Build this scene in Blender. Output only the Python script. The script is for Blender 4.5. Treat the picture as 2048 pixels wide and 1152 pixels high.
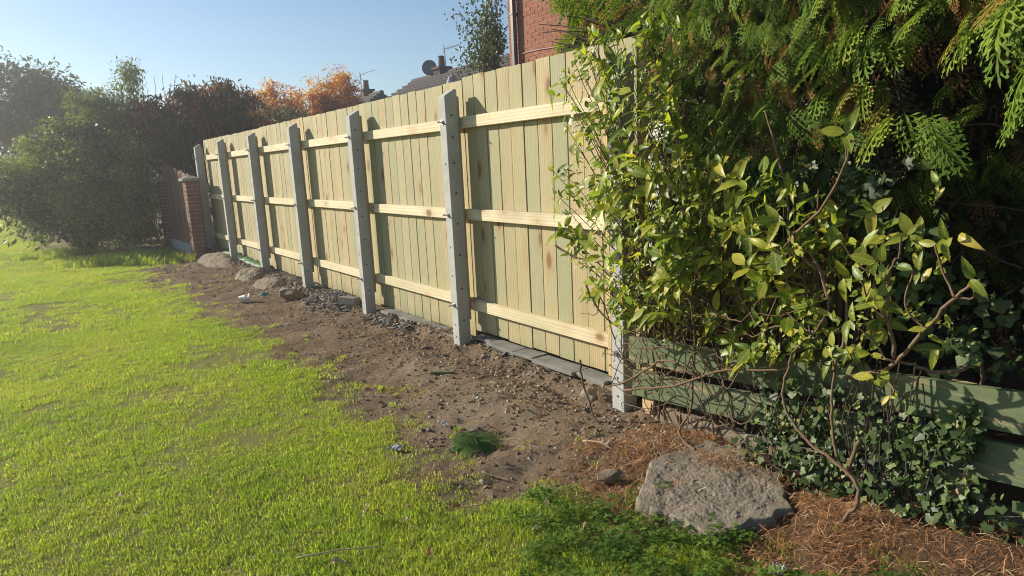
import bpy, bmesh, math, random
import numpy as np
from mathutils import Vector, Matrix
for o in list(bpy.data.objects):
    bpy.data.objects.remove(o, do_unlink=True)
SC = bpy.context.scene
COL = SC.collection
random.seed(7)
RNG = np.random.default_rng(11)

# ------------------------------------------------------------------ camera
CAM_F, CAM_YAW, CAM_PITCH, CAM_ROLL, CAM_H = 1361.32, 0.6095, -0.1860, -0.0471, 1.5092
cam = bpy.data.cameras.new('camera'); camo = bpy.data.objects.new('camera', cam); COL.objects.link(camo)
cam.sensor_width = 36.0; cam.lens = CAM_F / 2048 * 36.0; cam.clip_start = 0.05; cam.clip_end = 2000
_f = Vector((math.sin(CAM_YAW)*math.cos(CAM_PITCH), math.cos(CAM_YAW)*math.cos(CAM_PITCH), math.sin(CAM_PITCH)))
_r = Vector((math.cos(CAM_YAW), -math.sin(CAM_YAW), 0)); _u = _r.cross(_f)
_r2 = _r*math.cos(CAM_ROLL) + _u*math.sin(CAM_ROLL); _u2 = -_r*math.sin(CAM_ROLL) + _u*math.cos(CAM_ROLL)
m = Matrix((_r2, _u2, -_f)).transposed().to_4x4(); m.translation = (0, 0, CAM_H)
camo.matrix_world = m
SC.camera = camo

# ------------------------------------------------------------------ world and sun
SUN = Vector((-1.0, 1.5, 0.75)).normalized()          # towards the sun
SUN_EL = math.asin(SUN.z); SUN_AZ = math.atan2(SUN.x, SUN.y)
world = bpy.data.worlds.new('World'); SC.world = world; world.use_nodes = True
wn = world.node_tree.nodes; wl = world.node_tree.links
for n in list(wn): wn.remove(n)
wo = wn.new('ShaderNodeOutputWorld'); wb = wn.new('ShaderNodeBackground'); ws = wn.new('ShaderNodeTexSky')
ws.sky_type = 'NISHITA'; ws.sun_disc = False
ws.sun_elevation = SUN_EL; ws.sun_rotation = SUN_AZ
ws.air_density = 1.0; ws.dust_density = 0.1; ws.ozone_density = 2.4
wb.inputs['Strength'].default_value = 0.081
wl.new(ws.outputs[0], wb.inputs[0]); wl.new(wb.outputs[0], wo.inputs[0])
sun = bpy.data.lights.new('sun', 'SUN'); suno = bpy.data.objects.new('sun', sun); COL.objects.link(suno)
sun.energy = 4.9; sun.angle = math.radians(0.55); sun.color = (1.0, 0.90, 0.74)
suno.rotation_euler = (-SUN).to_track_quat('-Z', 'Y').to_euler(); suno.location = (-8, 12, 9)
SC.view_settings.view_transform = 'Standard'; SC.view_settings.look = 'None'
SC.view_settings.exposure = 0.7; SC.view_settings.gamma = 1.0; SC.view_settings.use_curve_mapping = False
SC.cycles.use_denoising = True; SC.cycles.filter_width = 1.0
SC.cycles.max_bounces = 8; SC.cycles.transparent_max_bounces = 8; SC.cycles.caustics_reflective = False; SC.cycles.caustics_refractive = False

# ------------------------------------------------------------------ helpers
def tag(o, label=None, cat=None, group=None, kind=None):
    if label: o['label'] = label
    if cat: o['category'] = cat
    if group: o['group'] = group
    if kind: o['kind'] = kind
    return o

def empty(name, loc, label, cat, group=None):
    o = bpy.data.objects.new(name, None); COL.objects.link(o)
    o.location = loc; o.empty_display_size = 0.1
    return tag(o, label, cat, group)

def adopt(o, parent):
    """parent a world-space object to an unrotated parent"""
    o.parent = parent
    if parent.type == 'EMPTY': o.matrix_parent_inverse = Matrix.Translation(-Vector(parent.location))
    return o

def mesh_np(name, V, Fs, attrs=None, smooth=False):
    V = np.asarray(V, np.float32)
    if not isinstance(Fs, (list, tuple)): Fs = [Fs]
    Fs = [np.asarray(F, np.int32) for F in Fs if len(F)]
    me = bpy.data.meshes.new(name)
    me.vertices.add(len(V)); me.vertices.foreach_set('co', V.ravel())
    nl = sum(F.size for F in Fs); npoly = sum(len(F) for F in Fs)
    me.loops.add(nl); me.loops.foreach_set('vertex_index', np.concatenate([F.ravel() for F in Fs]))
    tot = np.concatenate([np.full(len(F), F.shape[1], np.int32) for F in Fs])
    st = np.concatenate([[0], np.cumsum(tot)[:-1]]).astype(np.int32)
    me.polygons.add(npoly); me.polygons.foreach_set('loop_start', st)
    me.polygons.foreach_set('use_smooth', np.full(npoly, smooth, bool))
    me.update(calc_edges=True)
    if attrs:
        for k, a in attrs.items():
            at = me.attributes.new(k, 'FLOAT', 'POINT'); at.data.foreach_set('value', np.asarray(a, np.float32))
    return me

def obj(name, me, mat=None, parent=None):
    o = bpy.data.objects.new(name, me); COL.objects.link(o)
    if mat is not None and not len(me.materials): me.materials.append(mat)
    if parent is not None: adopt(o, parent)
    return o

class MB:
    """collects polygons, builds ONE mesh object"""
    def __init__(s): s.v = []; s.f = []
    def add(s, v, f):
        b = len(s.v); s.v += [tuple(p) for p in v]; s.f += [tuple(i + b for i in q) for q in f]; return s
    def box(s, x0, x1, y0, y1, z0, z1, c=0.0):
        if c <= 0:
            v = [(x, y, z) for x in (x0, x1) for y in (y0, y1) for z in (z0, z1)]
            return s.add(v, [(0,1,3,2),(4,6,7,5),(0,4,5,1),(2,3,7,6),(0,2,6,4),(1,5,7,3)])
        bm = bmesh.new(); bmesh.ops.create_cube(bm, size=1)
        for p in bm.verts: p.co = ((x0+x1)/2 + p.co.x*(x1-x0), (y0+y1)/2 + p.co.y*(y1-y0), (z0+z1)/2 + p.co.z*(z1-z0))
        bmesh.ops.bevel(bm, geom=bm.edges[:], offset=c, segments=1, affect='EDGES', profile=0.5)
        return s.bm(bm)
    def bm(s, bm):
        bm.verts.ensure_lookup_table(); bm.verts.index_update()
        s.add([p.co[:] for p in bm.verts], [[q.index for q in f.verts] for f in bm.faces]); bm.free(); return s
    def prism(s, prof, axis, a0, a1):
        """profile polygon extruded along axis ('x': prof=(y,z); 'y': prof=(x,z); 'z': prof=(x,y))"""
        n = len(prof)
        def P(p, a): return (a, p[0], p[1]) if axis == 'x' else ((p[0], a, p[1]) if axis == 'y' else (p[0], p[1], a))
        v = [P(p, a0) for p in prof] + [P(p, a1) for p in prof]
        f = [tuple(range(n)), tuple(range(2*n-1, n-1, -1))] + [(i, i+n, (i+1) % n + n, (i+1) % n) for i in range(n)]
        return s.add(v, f)
    def tube(s, pts, rad, sides=6, cap=True):
        v, f = tube_np(pts, rad, sides, cap); return s.add(v, f)
    def build(s, name, mat, parent=None, smooth=False):
        me = bpy.data.meshes.new(name); me.from_pydata(s.v, [], s.f)
        bm = bmesh.new(); bm.from_mesh(me); bmesh.ops.recalc_face_normals(bm, faces=bm.faces[:]); bm.to_mesh(me); bm.free()
        if smooth: me.polygons.foreach_set('use_smooth', [True]*len(me.polygons))
        return obj(name, me, mat, parent)

def tube_np(pts, rad, sides=6, cap=True):
    pts = [Vector(p) for p in pts]; n = len(pts)
    rad = [rad]*n if not hasattr(rad, '__len__') else list(rad)
    if len(rad) == 2 and n > 2: rad = [rad[0] + (rad[1]-rad[0])*i/(n-1) for i in range(n)]
    v = []; f = []; up = None
    for i, p in enumerate(pts):
        t = (pts[min(i+1, n-1)] - pts[max(i-1, 0)])
        t = t.normalized() if t.length > 1e-9 else Vector((0, 0, 1))
        if up is None: up = t.orthogonal().normalized()
        up = (up - t*up.dot(t)); up = up.normalized() if up.length > 1e-6 else t.orthogonal().normalized()
        b = t.cross(up)
        for k in range(sides):
            a = 2*math.pi*k/sides; q = p + (up*math.cos(a) + b*math.sin(a))*rad[i]; v.append(q[:])
    for i in range(n-1):
        for k in range(sides):
            k2 = (k+1) % sides; f.append((i*sides+k, i*sides+k2, (i+1)*sides+k2, (i+1)*sides+k))
    if cap: f.append(tuple(range(sides-1, -1, -1))); f.append(tuple((n-1)*sides+k for k in range(sides)))
    return v, f

def smooth_path(pts, n=4, jit=0.0, rg=random):
    """Catmull-Rom through pts"""
    P = [Vector(p) for p in pts]; out = []
    for i in range(len(P)-1):
        a, b, c, d = P[max(i-1, 0)], P[i], P[i+1], P[min(i+2, len(P)-1)]
        for k in range(n):
            t = k/n
            q = 0.5*((2*b) + (c-a)*t + (2*a-5*b+4*c-d)*t*t + (3*b-a-3*c+d)*t**3)
            if jit and (i or k): q = q + Vector((rg.gauss(0, jit), rg.gauss(0, jit), rg.gauss(0, jit)))
            out.append(q)
    out.append(P[-1]); return out

_lat = np.random.default_rng(3).random((256, 256)).astype(np.float64)
def vnoise(x, y):
    xi = np.floor(x).astype(int); yi = np.floor(y).astype(int); fx = x-xi; fy = y-yi
    fx = fx*fx*(3-2*fx); fy = fy*fy*(3-2*fy)
    g = lambda i, j: _lat[(xi+i) % 256, (yi+j) % 256]
    return (g(0,0)*(1-fx)+g(1,0)*fx)*(1-fy) + (g(0,1)*(1-fx)+g(1,1)*fx)*fy
def fbm(x, y, o=4, s=0.5):
    x = np.asarray(x, float); y = np.asarray(y, float); t = 0; a = 1; n = 0
    for i in range(o):
        t = t + a*vnoise(x*2**i + 17.3*i, y*2**i + 5.1*i); n += a; a *= s
    return t/n
def sstep(a, b, x):
    t = np.clip((np.asarray(x, float)-a)/(b-a), 0, 1); return t*t*(3-2*t)

# ------------------------------------------------------------------ materials
class NT:
    def __init__(s, name):
        s.m = bpy.data.materials.new(name); s.m.use_nodes = True; s.t = s.m.node_tree; s.n = s.t.nodes
        for q in list(s.n): s.n.remove(q)
        s.out = s.n.new('ShaderNodeOutputMaterial')
    def new(s, typ, ins=None, **kw):
        q = s.n.new(typ)
        for k, v in kw.items(): setattr(q, k, v)
        for k, v in (ins or {}).items():
            i = q.inputs[k]
            if hasattr(v, 'is_output'): s.t.links.new(v, i)
            else: i.default_value = v
        return q
    def math(s, op, a, b=0.0, c=None):
        q = s.new('ShaderNodeMath', {0: a, 1: b}, operation=op)
        if c is not None: q.inputs[2].default_value = c
        return q.outputs[0]
    def mapr(s, v, a, b, c=0.0, d=1.0):
        return s.new('ShaderNodeMapRange', {'Value': v, 'From Min': a, 'From Max': b, 'To Min': c, 'To Max': d}).outputs[0]
    def mix(s, f, a, b, blend='MIX'):
        q = s.new('ShaderNodeMix', data_type='RGBA', blend_type=blend)
        for k, v in ((0, f), (6, a), (7, b)):
            i = q.inputs[k]
            if hasattr(v, 'is_output'): s.t.links.new(v, i)
            else: i.default_value = (v if k == 0 else tuple(v) + ((1,) if len(v) == 3 else ()))
        return q.outputs[2]
    def ramp(s, f, stops):
        q = s.new('ShaderNodeValToRGB', {0: f}); e = q.color_ramp.elements
        while len(e) > 1: e.remove(e[0])
        e[0].position = stops[0][0]; e[0].color = tuple(stops[0][1]) + (1,)
        for p, c in stops[1:]:
            x = e.new(p); x.color = tuple(c) + (1,)
        return q.outputs[0]
    def noise(s, vec, scale, detail=4, rough=0.55, dist=0.0):
        q = s.new('ShaderNodeTexNoise', {'Scale': scale, 'Detail': detail, 'Roughness': rough, 'Distortion': dist})
        if vec is not None: s.t.links.new(vec, q.inputs['Vector'])
        return q.outputs[0]
    def mapping(s, vec, scale=(1,1,1), loc=(0,0,0)):
        q = s.new('ShaderNodeMapping', {'Vector': vec}); q.inputs['Scale'].default_value = scale; q.inputs['Location'].default_value = loc
        return q.outputs[0]
    def pos(s): return s.new('ShaderNodeNewGeometry').outputs['Position']
    def rnd(s): return s.new('ShaderNodeObjectInfo').outputs['Random']
    def bump(s, h, strength=0.3, dist=0.01):
        return s.new('ShaderNodeBump', {'Height': h, 'Strength': strength, 'Distance': dist}).outputs[0]
    def princ(s, col, rough=0.8, normal=None, spec=0.3, metal=0.0):
        q = s.new('ShaderNodeBsdfPrincipled')
        for k, v in (('Base Color', col), ('Roughness', rough), ('Specular IOR Level', spec), ('Metallic', metal)):
            i = q.inputs[k]
            if hasattr(v, 'is_output'): s.t.links.new(v, i)
            else: i.default_value = (tuple(v) + (1,)) if k == 'Base Color' and len(v) == 3 else v
        if normal is not None: s.t.links.new(normal, q.inputs['Normal'])
        return q.outputs[0]
    def finish(s, sh):
        s.t.links.new(sh, s.out.inputs['Surface']); return s.m

LEAF_GAIN = 1.55      # the ramps give reflectance only; leaf shaders split the light between reflection and transmission
def leaf_mat(name, stops, attr=True, trans=0.38, rough=0.45, spec=0.35, vein=False):
    t = NT(name)
    f = t.new('ShaderNodeAttribute', attribute_name='rnd').outputs['Fac'] if attr else t.rnd()
    c = t.ramp(f, [(q, tuple(min(.9, LEAF_GAIN*v) for v in col)) for q, col in stops])
    n = t.noise(t.pos(), 45.0, 3)
    c = t.mix(t.mapr(n, 0.35, 0.7, 0.0, 0.35), c, (0.02, 0.03, 0.008))
    if vein:   # yellow blotches and brown specks as on the photographed leaves
        n2 = t.noise(t.pos(), 95.0, 2); c = t.mix(t.mapr(n2, 0.56, 0.68, 0.0, 0.55), c, (0.42, 0.36, 0.05))
        if not attr:   # pale midrib and side veins in the leaf's own coordinates, browning tip
            oc = t.new('ShaderNodeSeparateXYZ', {0: t.new('ShaderNodeTexCoord').outputs['Object']}); ax = t.math('ABSOLUTE', oc.outputs[0])
            rib = t.mapr(ax, 0.008, 0.028, 0.6, 0.0); sv = t.math('SINE', t.math('MULTIPLY', t.math('SUBTRACT', oc.outputs[1], t.math('MULTIPLY', ax, 0.9)), 46.0))
            c = t.mix(t.math('MAXIMUM', rib, t.mapr(sv, 0.75, 1.0, 0.0, 0.28)), c, (0.50, 0.50, 0.14))
            tip = t.math('ADD', oc.outputs[1], t.math('MULTIPLY', t.noise(t.pos(), 28.0, 2), 0.55)); c = t.mix(t.mapr(tip, 1.12, 1.24, 0.0, 0.8), c, (0.16, 0.085, 0.03))
        n3 = t.noise(t.pos(), 160.0, 1); c = t.mix(t.mapr(n3, 0.72, 0.76, 0.0, 0.8), c, (0.06, 0.03, 0.01))
    p = t.princ(c, rough, None, spec)
    tc = t.mix(1.0, c, (1.25, 1.35, 0.7), 'MULTIPLY')
    tr = t.new('ShaderNodeBsdfTranslucent', {'Color': tc}).outputs[0]
    return t.finish(t.new('ShaderNodeMixShader', {0: trans, 1: p, 2: tr}).outputs[0])

def bark_mat(name, a, b, scale=30):
    t = NT(name); n = t.noise(t.mapping(t.pos(), (1, 1, 0.35)), scale, 5)
    return t.finish(t.princ(t.mix(n, a, b), 0.85, t.bump(n, 0.5, 0.006), 0.2))

def simple_mat(name, a, b=None, scale=20, rough=0.7, spec=0.3, metal=0.0, bump=0.25):
    t = NT(name); n = t.noise(t.pos(), scale, 5); b = b or tuple(x*0.7 for x in a)
    return t.finish(t.princ(t.mix(n, b, a), rough, t.bump(n, bump, 0.004), spec, metal))

def wood_mat(name, stops, grain=0.5, knots=True, wet=0.0, kn_scale=(5.5, 5.5, 2.7), along='z'):
    t = NT(name); r = t.rnd()
    off = t.new('ShaderNodeCombineXYZ', {0: t.math('MULTIPLY', r, 37.0), 1: t.math('MULTIPLY', r, 91.0), 2: t.math('MULTIPLY', r, 53.0)}).outputs[0]
    p = t.new('ShaderNodeVectorMath', {0: t.pos(), 1: off}, operation='ADD').outputs[0]
    if along == 'y':
        sep = t.new('ShaderNodeSeparateXYZ', {0: p}); p = t.new('ShaderNodeCombineXYZ', {0: sep.outputs[0], 1: sep.outputs[2], 2: sep.outputs[1]}).outputs[0]
    base = t.ramp(r, stops)
    # knots first so the grain can flow round them
    kp = t.mapping(p, kn_scale)
    vo = t.new('ShaderNodeTexVoronoi', {'Vector': kp, 'Scale': 1.0, 'Randomness': 1.0}); d = vo.outputs['Distance']
    sel = t.math('GREATER_THAN', t.new('ShaderNodeSeparateColor', {0: vo.outputs['Color']}).outputs[0], 0.42)
    kd = t.math('MULTIPLY', t.mapr(d, 0.10, 0.20, 1.0, 0.0), sel)
    halo = t.math('MULTIPLY', t.mapr(d, 0.12, 0.45, 1.0, 0.0), sel)
    g1 = t.noise(t.mapping(p, (60, 60, 2.2)), 1.0, 5, 0.6, 0.4)
    wv = t.new('ShaderNodeTexWave', {'Vector': t.mapping(p, (14, 14, 0.55)), 'Scale': 1.0, 'Distortion': 5.0, 'Detail': 3.0, 'Detail Scale': 0.7}, wave_type='RINGS').outputs['Fac']
    g = t.math('ADD', t.math('MULTIPLY', g1, 0.6), t.math('MULTIPLY', wv, 0.4))
    c = t.mix(t.mapr(g, 0.25, 0.75, 0.0, grain), base, (0.25, 0.195, 0.11))
    big = t.noise(t.mapping(p, (3, 3, 0.9)), 1.0, 3)
    c = t.mix(t.mapr(big, 0.35, 0.7, 0.0, 0.5), c, (0.30, 0.305, 0.175))
    if knots:
        c = t.mix(t.math('MULTIPLY', halo, 0.42), c, (0.36, 0.20, 0.09))
        c = t.mix(t.math('MULTIPLY', kd, 0.75), c, (0.17, 0.075, 0.03))
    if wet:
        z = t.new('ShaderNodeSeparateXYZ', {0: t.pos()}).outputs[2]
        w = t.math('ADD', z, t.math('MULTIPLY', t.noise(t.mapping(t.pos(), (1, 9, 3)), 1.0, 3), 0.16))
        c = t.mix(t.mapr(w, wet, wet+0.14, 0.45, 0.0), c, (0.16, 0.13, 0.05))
    return t.finish(t.princ(c, 0.72, t.bump(g, 0.35, 0.003), 0.25))

M = {}
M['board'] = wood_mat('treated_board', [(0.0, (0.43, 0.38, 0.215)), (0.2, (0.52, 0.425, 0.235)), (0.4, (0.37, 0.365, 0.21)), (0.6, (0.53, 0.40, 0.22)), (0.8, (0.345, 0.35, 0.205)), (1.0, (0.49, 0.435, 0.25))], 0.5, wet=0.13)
M['rail'] = wood_mat('new_rail', [(0.0, (0.76, 0.65, 0.43)), (1.0, (0.82, 0.71, 0.49))], 0.30, kn_scale=(5, 5, 3.2), along='y')
M['batten'] = wood_mat('batten', [(0.0, (0.58, 0.40, 0.20)), (1.0, (0.62, 0.44, 0.23))], 0.35, knots=False)
def concrete_mat(name, a, b, bump=0.25, sp=0.35):
    t = NT(name); p = t.pos()
    n1 = t.noise(p, 7.0, 5); n2 = t.noise(p, 130.0, 3); n3 = t.noise(p, 380.0, 2)
    c = t.mix(t.mapr(n1, 0.3, 0.7), a, b); c = t.mix(t.mapr(n2, 0.55, 0.75, 0, sp), c, (0.10, 0.10, 0.095)); c = t.mix(t.mapr(n3, 0.6, 0.75, 0, sp), c, (0.62, 0.62, 0.58))
    h = t.math('ADD', n2, t.math('MULTIPLY', n3, 0.6))
    return t.finish(t.princ(c, 0.88, t.bump(h, bump, 0.006), 0.25))
M['post'] = concrete_mat('post_concrete', (0.36, 0.37, 0.355), (0.45, 0.455, 0.43), 0.2)
M['rough_concrete'] = concrete_mat('rough_concrete', (0.19, 0.15, 0.108), (0.285, 0.23, 0.165), 0.9, 0.28)
M['slab'] = concrete_mat('slab_concrete', (0.175, 0.145, 0.108), (0.285, 0.24, 0.185), 1.0, 0.5)
M['hole'] = simple_mat('bolt_hole', (0.05, 0.047, 0.042), bump=0)
M['zinc'] = simple_mat('zinc_bolt', (0.55, 0.57, 0.60), scale=60, rough=0.38, metal=0.85, bump=0.05)
# ------------------------------------------------------------------ layout of the fence line
FX = 2.711                     # field-side face of the concrete posts
FY = [2.781 + 1.88*i for i in range(7)]       # near face of each post, nearest first
POST_W, POST_D = 0.100, 0.110
BX = FX + 0.192                # field-side face of the boards
RX = BX - 0.048                # field-side face of the rails
POST_Z = [-0.004, 0.037, -0.009, 0.034, 0.02, 0.009, 0.10]

# lawn edge: x of the grass boundary as a function of y
_BY = np.array([-3, .5, 1.25, 1.45, 1.75, 2.0, 2.22, 2.34, 2.45, 2.6, 2.86, 3.38, 4.2, 4.5, 4.99, 6.28, 7.5, 9.5, 12.4, 13.6, 14.6, 15.5, 18, 30, 400])
_BX = np.array([2.3, 2.25, 2.02, 1.93, 1.86, 1.93, 1.86, 1.68, 1.42, 1.33, 1.31, 1.44, 1.50, 1.38, 1.60, 1.55, 1.44, 1.43, 1.33, 1.55, 1.35, 0.9, 0.2, -0.5, -14])
def lawn_d(x, y):
    """signed distance-like value: > 0 on the lawn"""
    b = np.interp(y, _BY, _BX)
    w = 0.05 + 0.012*np.clip(y, 0, 15)
    return b - x + (fbm(x*3.1+9, y*3.1, 4)-0.5)*(0.55+w) + (fbm(x*11, y*11+3, 2)-0.5)*0.16

def height(x, y):
    x = np.asarray(x, float); y = np.asarray(y, float)
    h = (fbm(x*0.55, y*0.55, 3)-0.5)*0.05*sstep(60, 20, np.abs(y))
    h = h*sstep(2.6, 1.2, x)
    soil = sstep(0.15, -0.25, lawn_d(x, y))*sstep(16.5, 14.5, y)
    h = h + soil*((fbm(x*4, y*4, 4)-0.5)*0.055 + (fbm(x*17, y*17, 3)-0.5)*0.022 - 0.008)
    # bank rising to the foot of the boards
    top = np.interp(y, [2.2, 2.9, 5.0, 6.4, 7.0, 8.5, 11, 13, 14.3, 15], [0.05, .075, .072, .06, .045, .045, .06, .10, .12, .02])
    rag = (fbm(x*6+2, y*6, 3)-0.5)*0.16
    near = sstep(6.9, 6.2, y)
    rise = near*sstep(2.66, 2.80, x+rag) + (1-near)*sstep(2.35, 2.95, x+rag*1.4)
    h = h + top*rise*sstep(2.3, 2.75, y)
    # slate heap between the third and fourth post, low spoil heap beside the second post
    h = h + 0.085*np.exp(-((x-2.66)/0.22)**2-((y-7.45)/0.45)**2) + 0.04*np.exp(-((x-2.3)/0.25)**2-((y-4.0)/0.7)**2)
    # litter bank under the hedge
    h = h + 0.10*sstep(1.95, 2.75, x)*sstep(2.6, 2.0, y)*(1-0.75*np.exp(-((x-2.32)/0.50)**4-((y-1.78)/0.42)**4))
    # ground at the post feet
    for py, pz in zip(FY, POST_Z):
        w = np.exp(-((x-FX-0.03)/0.13)**2-((y-py-0.02)/0.14)**2)
        h = h*(1-w) + (pz+0.006)*w
    h = h - 0.05*sstep(12.8, 13.6, y)*sstep(2.75, 2.45, x)*sstep(20, 15, y)
    return h

# ------------------------------------------------------------------ ground sheet
def lines(segs):
    out = []
    for a, b, s in segs:
        n = max(1, int(round((b-a)/s))); out += list(np.linspace(a, b, n, endpoint=False))
    return np.array(out + [segs[-1][1]])
gx = lines([(-150, -60, 30), (-60, -12, 6), (-12, -4, 0.5), (-4, 0.7, 0.12), (0.7, 3.1, 0.034), (3.1, 6, 0.25), (6, 30, 3), (30, 60, 10), (60, 150, 30)])
gy = lines([(-60, -20, 20), (-20, -1, 2), (-1, 0.6, 0.2), (0.6, 5.6, 0.032), (5.6, 15, 0.055), (15, 30, 0.4), (30, 80, 4), (80, 200, 30)])
GX, GY = np.meshgrid(gx, gy, indexing='ij'); GZ = height(GX, GY)
nx, ny = GX.shape; ii = (np.arange(nx-1)[:, None]*ny + np.arange(ny-1)[None, :]).ravel()
gme = mesh_np('ground', np.stack([GX, GY, GZ], -1).reshape(-1, 3), np.stack([ii, ii+ny, ii+ny+1, ii+1], -1), smooth=True,
              attrs={'lawn': sstep(-0.10, 0.12, lawn_d(GX, GY)).ravel(), 'litter': (sstep(2.75, 2.15, GY+(fbm(GX*5, GY*5, 3)-.5)*.8)*sstep(1.75, 2.2, GX)).ravel(),
                     'sand': (np.exp(-((GX-2.15)/0.38)**2-((GY-3.15)/0.75)**2) + .8*np.exp(-((GX-2.25)/0.2)**2-((GY-4.5)/0.3)**2)).ravel()})
t = NT('ground_soil'); p = t.pos(); A = lambda k: t.new('ShaderNodeAttribute', attribute_name=k).outputs['Fac']
n1 = t.noise(p, 3.0, 6, 0.6); n2 = t.noise(p, 26.0, 6, 0.65); n3 = t.noise(p, 170.0, 4, 0.7)
c = t.ramp(n1, [(0.3, (0.165, 0.115, 0.074)), (0.5, (0.25, 0.182, 0.12)), (0.72, (0.345, 0.265, 0.185))])
c = t.mix(t.mapr(n2, 0.42, 0.66, 0.0, 0.6), c, (0.11, 0.075, 0.048))
c = t.mix(t.math('MULTIPLY', A('sand'), t.mapr(n2, 0.3, 0.6, 0.35, 0.95)), c, (0.37, 0.30, 0.215))
c = t.mix(t.mapr(n3, 0.56, 0.74, 0.0, 0.6), c, (0.33, 0.28, 0.21))
c = t.mix(t.math('MULTIPLY', A('litter'), 0.7), c, (0.15, 0.08, 0.042))
lg = t.mix(n2, (0.20, 0.22, 0.055), (0.30, 0.27, 0.10)); c = t.mix(A('lawn'), c, lg)
hh = t.math('ADD', n2, t.math('MULTIPLY', n3, 0.5))
M['ground'] = t.finish(t.princ(c, 0.95, t.bump(hh, 1.0, 0.035), 0.12))
tag(obj('ground', gme, M['ground']), kind='structure')

# ------------------------------------------------------------------ scatter tools
def frames(d, n):
    d = d/np.linalg.norm(d, axis=1, keepdims=True)
    n = n - (n*d).sum(1, keepdims=True)*d; ln = np.linalg.norm(n, axis=1, keepdims=True)
    alt = np.cross(d, [0.31, 0.87, 0.38]); n = np.where(ln > 1e-4, n/np.maximum(ln, 1e-9), alt/np.linalg.norm(alt, axis=1, keepdims=True))
    x = np.cross(d, n); return np.stack([x, d, n], axis=2)          # columns: X, Y(axis), Z(normal)
def scatter(tpls, pos, d, n, sc, rnd, pick=None, rg=RNG):
    """templates placed at pos; returns V, F, rnd-attribute"""
    R = frames(d, n); N = len(pos); pick = rg.integers(0, len(tpls), N) if pick is None else pick
    Vs = []; Fs = []; As = []; b = 0
    for k, (tv, tf) in enumerate(tpls):
        s = np.where(pick == k)[0]
        if not len(s): continue
        v = np.einsum('nij,vj->nvi', R[s], tv)*np.asarray(sc)[s][:, None, None] + pos[s][:, None, :]
        Vs.append(v.reshape(-1, 3)); nv = len(tv)
        Fs.append((tf[None] + (b + np.arange(len(s))*nv)[:, None, None]).reshape(-1, tf.shape[1])); b += len(s)*nv
        As.append(np.repeat(rnd[s], nv))
    return np.concatenate(Vs), np.concatenate(Fs), np.concatenate(As)
def leaf_tpl(w=0.34, fold=0.25, droop=0.25, st=4, tip=0.8, curl=0.0, wav=0.0):
    rows = [(0, 0, 0)]; F = []
    for i in range(1, st+1):
        u = i/(st+1); hw = w/2*math.sin(math.pi*u**tip)**0.85; z = -droop*u*u
        e = z + fold*hw; rows += [(curl*u*u, u, z), (-hw+curl*u*u, u-0.02, e+wav*math.sin(9*u)), (hw+curl*u*u, u-0.02, e-wav*math.sin(8*u))]
    rows.append((curl, 1, -droop)); k = len(rows)-1
    F += [(0, 1, 2), (0, 3, 1)]
    for i in range(st-1):
        a = 1+3*i; b = a+3; F += [(a, b, b+1), (a, b+1, a+1), (a, a+2, b+2), (a, b+2, b)]
    a = 1+3*(st-1); F += [(a, k, a+1), (a, a+2, k)]
    return np.array(rows, float), np.array(F)
def simple_leaf(w=0.5, fold=0.2, droop=0.15):
    v = np.array([(0, 0, 0), (-w/2, .45, fold*w/2), (w/2, .45, fold*w/2), (0, .5, -0.03), (0, 1, -droop)], float)
    return v, np.array([(0, 3, 1), (0, 2, 3), (3, 4, 1), (3, 2, 4)])
def rdirs(n, rg=RNG):
    d = rg.normal(size=(n, 3)); return d/np.linalg.norm(d, axis=1, keepdims=True)

# ------------------------------------------------------------------ lawn: real blades, instanced tufts
def grass_tuft(seed, n, rad, lmin, lmax, wid, lean):
    rg = np.random.default_rng(seed); V = []; F = []
    for i in range(n):
        a = rg.uniform(0, 6.283); r = rad*math.sqrt(rg.random()); bx, by = r*math.cos(a), r*math.sin(a)
        h = rg.uniform(lmin, lmax); th = rg.uniform(0, 6.283); l = rg.uniform(0.2, 1.0)*lean*h; w = wid*rg.uniform(0.7, 1.3)
        dx, dy = math.cos(th), math.sin(th); sx, sy = -dy*w, dx*w; b = len(V)
        for u, k in ((0, 1.0), (0.45, 0.9), (0.8, 0.55)):
            ox, oy, oz = bx+dx*l*u*u, by+dy*l*u*u, h*(u-0.25*u*u*lean)
            V += [(ox-sx*k, oy-sy*k, oz), (ox+sx*k, oy+sy*k, oz)]
        V.append((bx+dx*l, by+dy*l, h*(1-0.28*lean)))
        F += [(b, b+1, b+3), (b, b+3, b+2), (b+2, b+3, b+5), (b+2, b+5, b+4), (b+4, b+5, b+6)]
    return np.array(V), np.array(F)
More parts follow.
